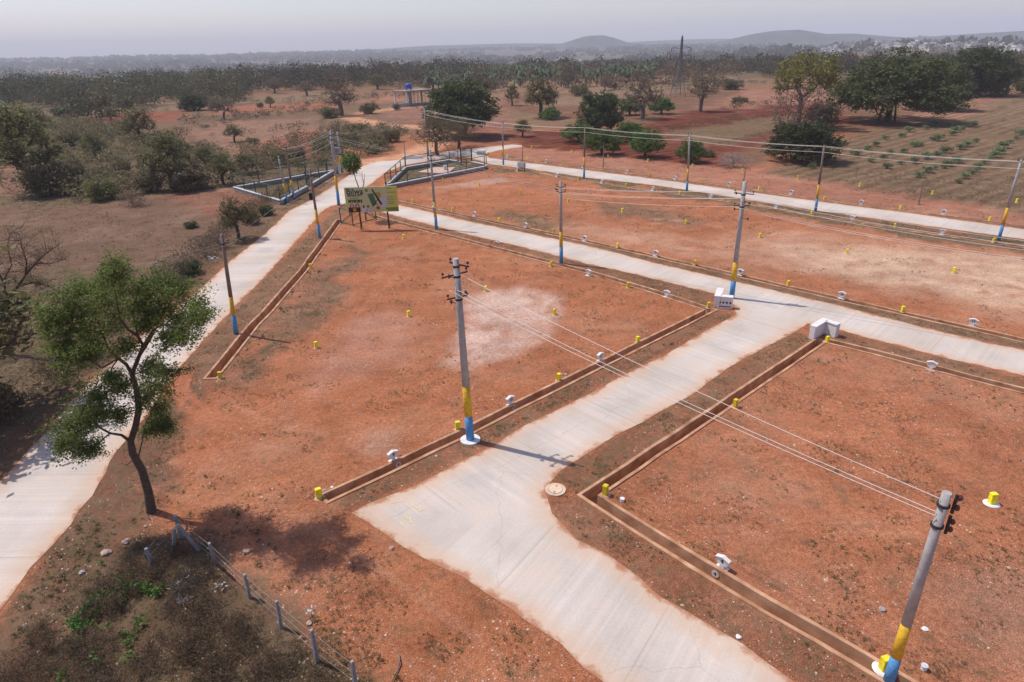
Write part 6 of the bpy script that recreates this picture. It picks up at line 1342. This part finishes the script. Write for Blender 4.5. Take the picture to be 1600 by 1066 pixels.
# foreground weeds
Q = scatter_px([(-60, 1200), (0, 1040), (60, 985), (110, 950), (170, 900), (215, 850), (262, 850), (330, 890), (385, 940), (430, 985), (490, 1040), (560, 1110), (560, 1250)], 34, g); Q = Q[fbm(Q[:, 0] / 1.2, Q[:, 1] / 1.2, 38) > .38]
s = g.uniform(.3, .85, len(Q)); cloud('dry_weeds', z_(Q), s, s * g.uniform(.5, 1.0, len(Q)), 110, .105, 'l_weed', 'dense brown weeds inside the wire fence at the lower left', 'weeds', 13, aspect=.22, hollow=.1)
Q = scatter_px([(90, 1100), (110, 960), (150, 880), (240, 900), (250, 1000), (150, 1100)], 3.0, g); Q = np.concatenate([Q, np.array([tuple(G(178, 935).xy)] * 26) + g.normal(0, .22, (26, 2)), np.array([tuple(G(150, 965).xy)] * 14) + g.normal(0, .3, (14, 2)), np.array([tuple(G(248, 925).xy)] * 8) + g.normal(0, .12, (8, 2))]); s = g.uniform(.2, .5, len(Q))
cloud('green_weeds', z_(Q), s, s * .9, 50, .20, 'l_bright', 'bright green leafy weeds among the brown ones', 'weeds', 14, aspect=.7, hollow=.2)
Q = scatter_px([(0, 1000), (30, 930), (90, 860), (140, 800), (210, 790), (260, 800), (200, 860), (110, 950), (60, 1066), (-60, 1066)], 2.2, g); Q = np.concatenate([Q, scatter_px([(420, 860), (480, 900), (560, 1000), (640, 1066), (560, 1066), (440, 940)], 1.2, g), scatter_px([(270, 800), (400, 800), (460, 860), (420, 900), (320, 850)], 3, g)]); s = g.uniform(.12, .38, len(Q))
cloud('verge_weeds', z_(Q), s, s * .6, 40, .18, 'l_tuft', 'small dark green weeds beside the near end of the left road', 'weeds', 15, aspect=.6, hollow=.15)
Q = np.concatenate([scatter_px([(350, 585), (420, 520), (500, 430), (520, 400), (500, 395), (440, 470), (345, 570)], 5, g), scatter_px([(1100, 505), (1150, 492), (1060, 540), (880, 625), (870, 610)], 1.0, g)]); Q = Q[free(Q, .2)]; Q = Q[fbm(Q[:, 0] / 1.5, Q[:, 1] / 1.5, 48) > .5]; s = g.uniform(.15, .4, len(Q)); cloud('drain_weeds', z_(Q), s, s * .35, 30, .2, 'l_tuft', 'creeping green weeds along the drains', 'weeds', 16, aspect=.6, hollow=.1)

# rocks and rubbish
def rock(px, py, s, label, m='rock', fl=.6):
    b = bmesh.new(); bmesh.ops.create_icosphere(b, subdivisions=2, radius=s)
    for v_ in b.verts: v_.co *= random.uniform(.75, 1.2); v_.co.z *= fl
    me = bpy.data.meshes.new('rock'); b.to_mesh(me); b.free(); me.materials.append(M_[m]); o = link('rock', me, loc=G(px, py) + Vector((0, 0, s * fl * .4))); o.rotation_euler[2] = random.uniform(0, 6); tag(o, label, 'rock')
rock(166, 865, .16, 'tan rock lying left of the fence, larger of two'); rock(198, 847, .13, 'tan rock nearer the fence struts'); rock(228, 823, .07, 'small orange rock below the foreground tree'); rock(128, 896, .10, 'grey stone beside the left road verge', 'concrete'); rock(385, 863, .12, 'reddish stone in the tree shadow right of the fence')
rock(507, 767, .09, 'pale rubble stone beside the yellow stone at the drain end'); rock(510, 771, .08, 'second rubble stone beside the yellow stone at the drain end'); rock(519, 762, .07, 'white stone on the lip of the centre drain', 'whiteold'); rock(877, 586, .1, 'pile stone near the centre drain rubble'); rock(884, 586, .09, 'right hand rubble stone by the centre drain'); rock(612, 857, .09, 'flat stone at the concrete edge of the cross road')
rock(1378, 953, .10, 'grey stone in the near right plot left of the pole', 'concrete'); rock(1154, 996, .08, 'pale round stone on the verge of the near right drain', 'whiteold'); rock(1445, 983, .09, 'pale flat stone right of the lower right pole', 'whiteold', .3); rock(483, 975, .09, 'orange stone beside the pale topped fence post')
def sheet(px, py, s, label, m, n=26, name='plastic_litter'):
    p = G(px, py); t = MB()
    for k in range(n):
        s_ = s * 1.0; c = Vector((random.gauss(0, s * .45), random.gauss(0, s * .45), random.uniform(.03, .16))); u = Vector((random.gauss(0, 1), random.gauss(0, 1), random.gauss(0, .4))).normalized() * random.uniform(.28, .5) * s; v = Vector((random.gauss(0, 1), random.gauss(0, 1), random.gauss(0, .6))).normalized() * random.uniform(.22, .42) * s
        t.add([c, c + u, c + u + v + Vector((0, 0, .03)), c + v], [(0, 1, 2), (0, 2, 3)])
    o = t.build(name, M_[m], loc=p); tag(o, label, 'litter')
sheet(288, 912, .30, 'heap of torn white and grey plastic among the weeds', 'plastic', 22); sheet(285, 921, .34, 'shredded blue plastic sheet among the weeds', 'plasticb'); sheet(290, 943, .32, 'crumpled white plastic bag below the blue sheet', 'plastic', 24); sheet(344, 920, .22, 'twisted white plastic near the speckled fence post', 'plastic', 12); sheet(290, 898, .16, 'scrap of pale blue plastic above the heap', 'plasticb', 8)
sheet(320, 897, .16, 'whitish scrap right of the blue plastic scrap', 'plastic', 8); sheet(105, 893, .12, 'small white and black scrap on the road verge', 'plastic', 7); sheet(36, 986, .10, 'white scrap at the bottom left verge', 'plastic', 5); sheet(233, 812, .12, 'blue scrap under the foreground tree', 'plasticb', 6); sheet(258, 792, .12, 'pale blue scrap right of the foreground tree foot', 'plasticb', 6)
sheet(484, 962, .16, 'white rag above the pale topped fence post', 'plastic', 8); sheet(778, 381, .35, 'white bag lying on the verge of the middle road', 'plastic', 10); sheet(333, 404, .6, 'pale rubbish in the roadside bushes', 'plastic', 9)
o = MB().tube([(0, 0, .04), (.05, -.25, .1), (.02, -.5, .06), (-.06, -.8, .08), (-.15, -1.05, .03)], [.02, .022, .02, .016, .008], 6).build('dead_branch', M_['barkpale'], loc=G(624, 1025)); tag(o, 'crooked pale dead branch near the bottom edge', 'branch')
o = MB().tube([(0, 0, -.1), (0, 0, .12)], .075, 16).tube([(0, 0, .12), (0, 0, .15)], .085, 16).build('pipe_stub', M_['whiteold'], loc=G(1443, 1046)); tag(o, 'short white pipe stub right of the lower right pole', 'pipe')
o = MB().tube([(0, 0, 0), (0, 0, .12)], .09, 12).build('pipe_stub', M_['whiteold'], loc=G(972, 783)); tag(o, 'short pipe stub right of the drain corner stone', 'pipe')

# ------------------------------------------------------------------ the hazy town
hp = None
for k in range(95):
    px = random.uniform(1285, 1640) if k < 88 else random.uniform(820, 1010); r = random.uniform(1250, 1750); d = ray(px, 100); d = Vector((d.x, d.y, 0)).normalized(); p = d * r; p.z = float(terrain(np.array([p.x]), np.array([p.y]))[0]) - 1
    if hp is None:
        hp = thing('house', 'x', 'house', p, 0); MB().box((0, 0, 0), (9, 7, 12)).box((2, 0, 7), (4, 4, 2.4)).build('house_walls', M_['housew'], hp); MB().box((0, 0, 6.2), (9.6, 7.6, .5)).build('house_roof', M_['roofr'], hp); c = hp
    else: c = copy_tree(hp, p)
    s = random.uniform(.7, 1.5); c.scale = (s * random.uniform(.8, 1.5), s, s * random.uniform(.6, 1.1)); c.rotation_euler = (0, 0, random.uniform(0, 3)); c['label'] = 'tiny pale house in the hazy town on the right horizon' if k < 88 else 'tiny pale house far off in the haze, left of the pylon'; c['group'] = 'houses of the hazy town' if k < 88 else 'far houses left of the pylon'

# ------------------------------------------------------------------ haze
mh = bpy.data.materials.new('haze'); mh.use_nodes = True; N = mh.node_tree.nodes; N.remove(N['Principled BSDF']); pv = N.new('ShaderNodeVolumePrincipled'); mh.node_tree.links.new(pv.outputs[0], N['Material Output'].inputs['Volume'])
pv.inputs['Density'].default_value = .00024; pv.inputs['Color'].default_value = (.85, .885, 1.0, 1); pv.inputs['Anisotropy'].default_value = .0
o = MB().box((0, 0, 75), (19000, 19000, 210)).build('haze', mh); o['kind'] = 'stuff'; o['label'] = 'thin blue haze over the plain'; o['category'] = 'haze'
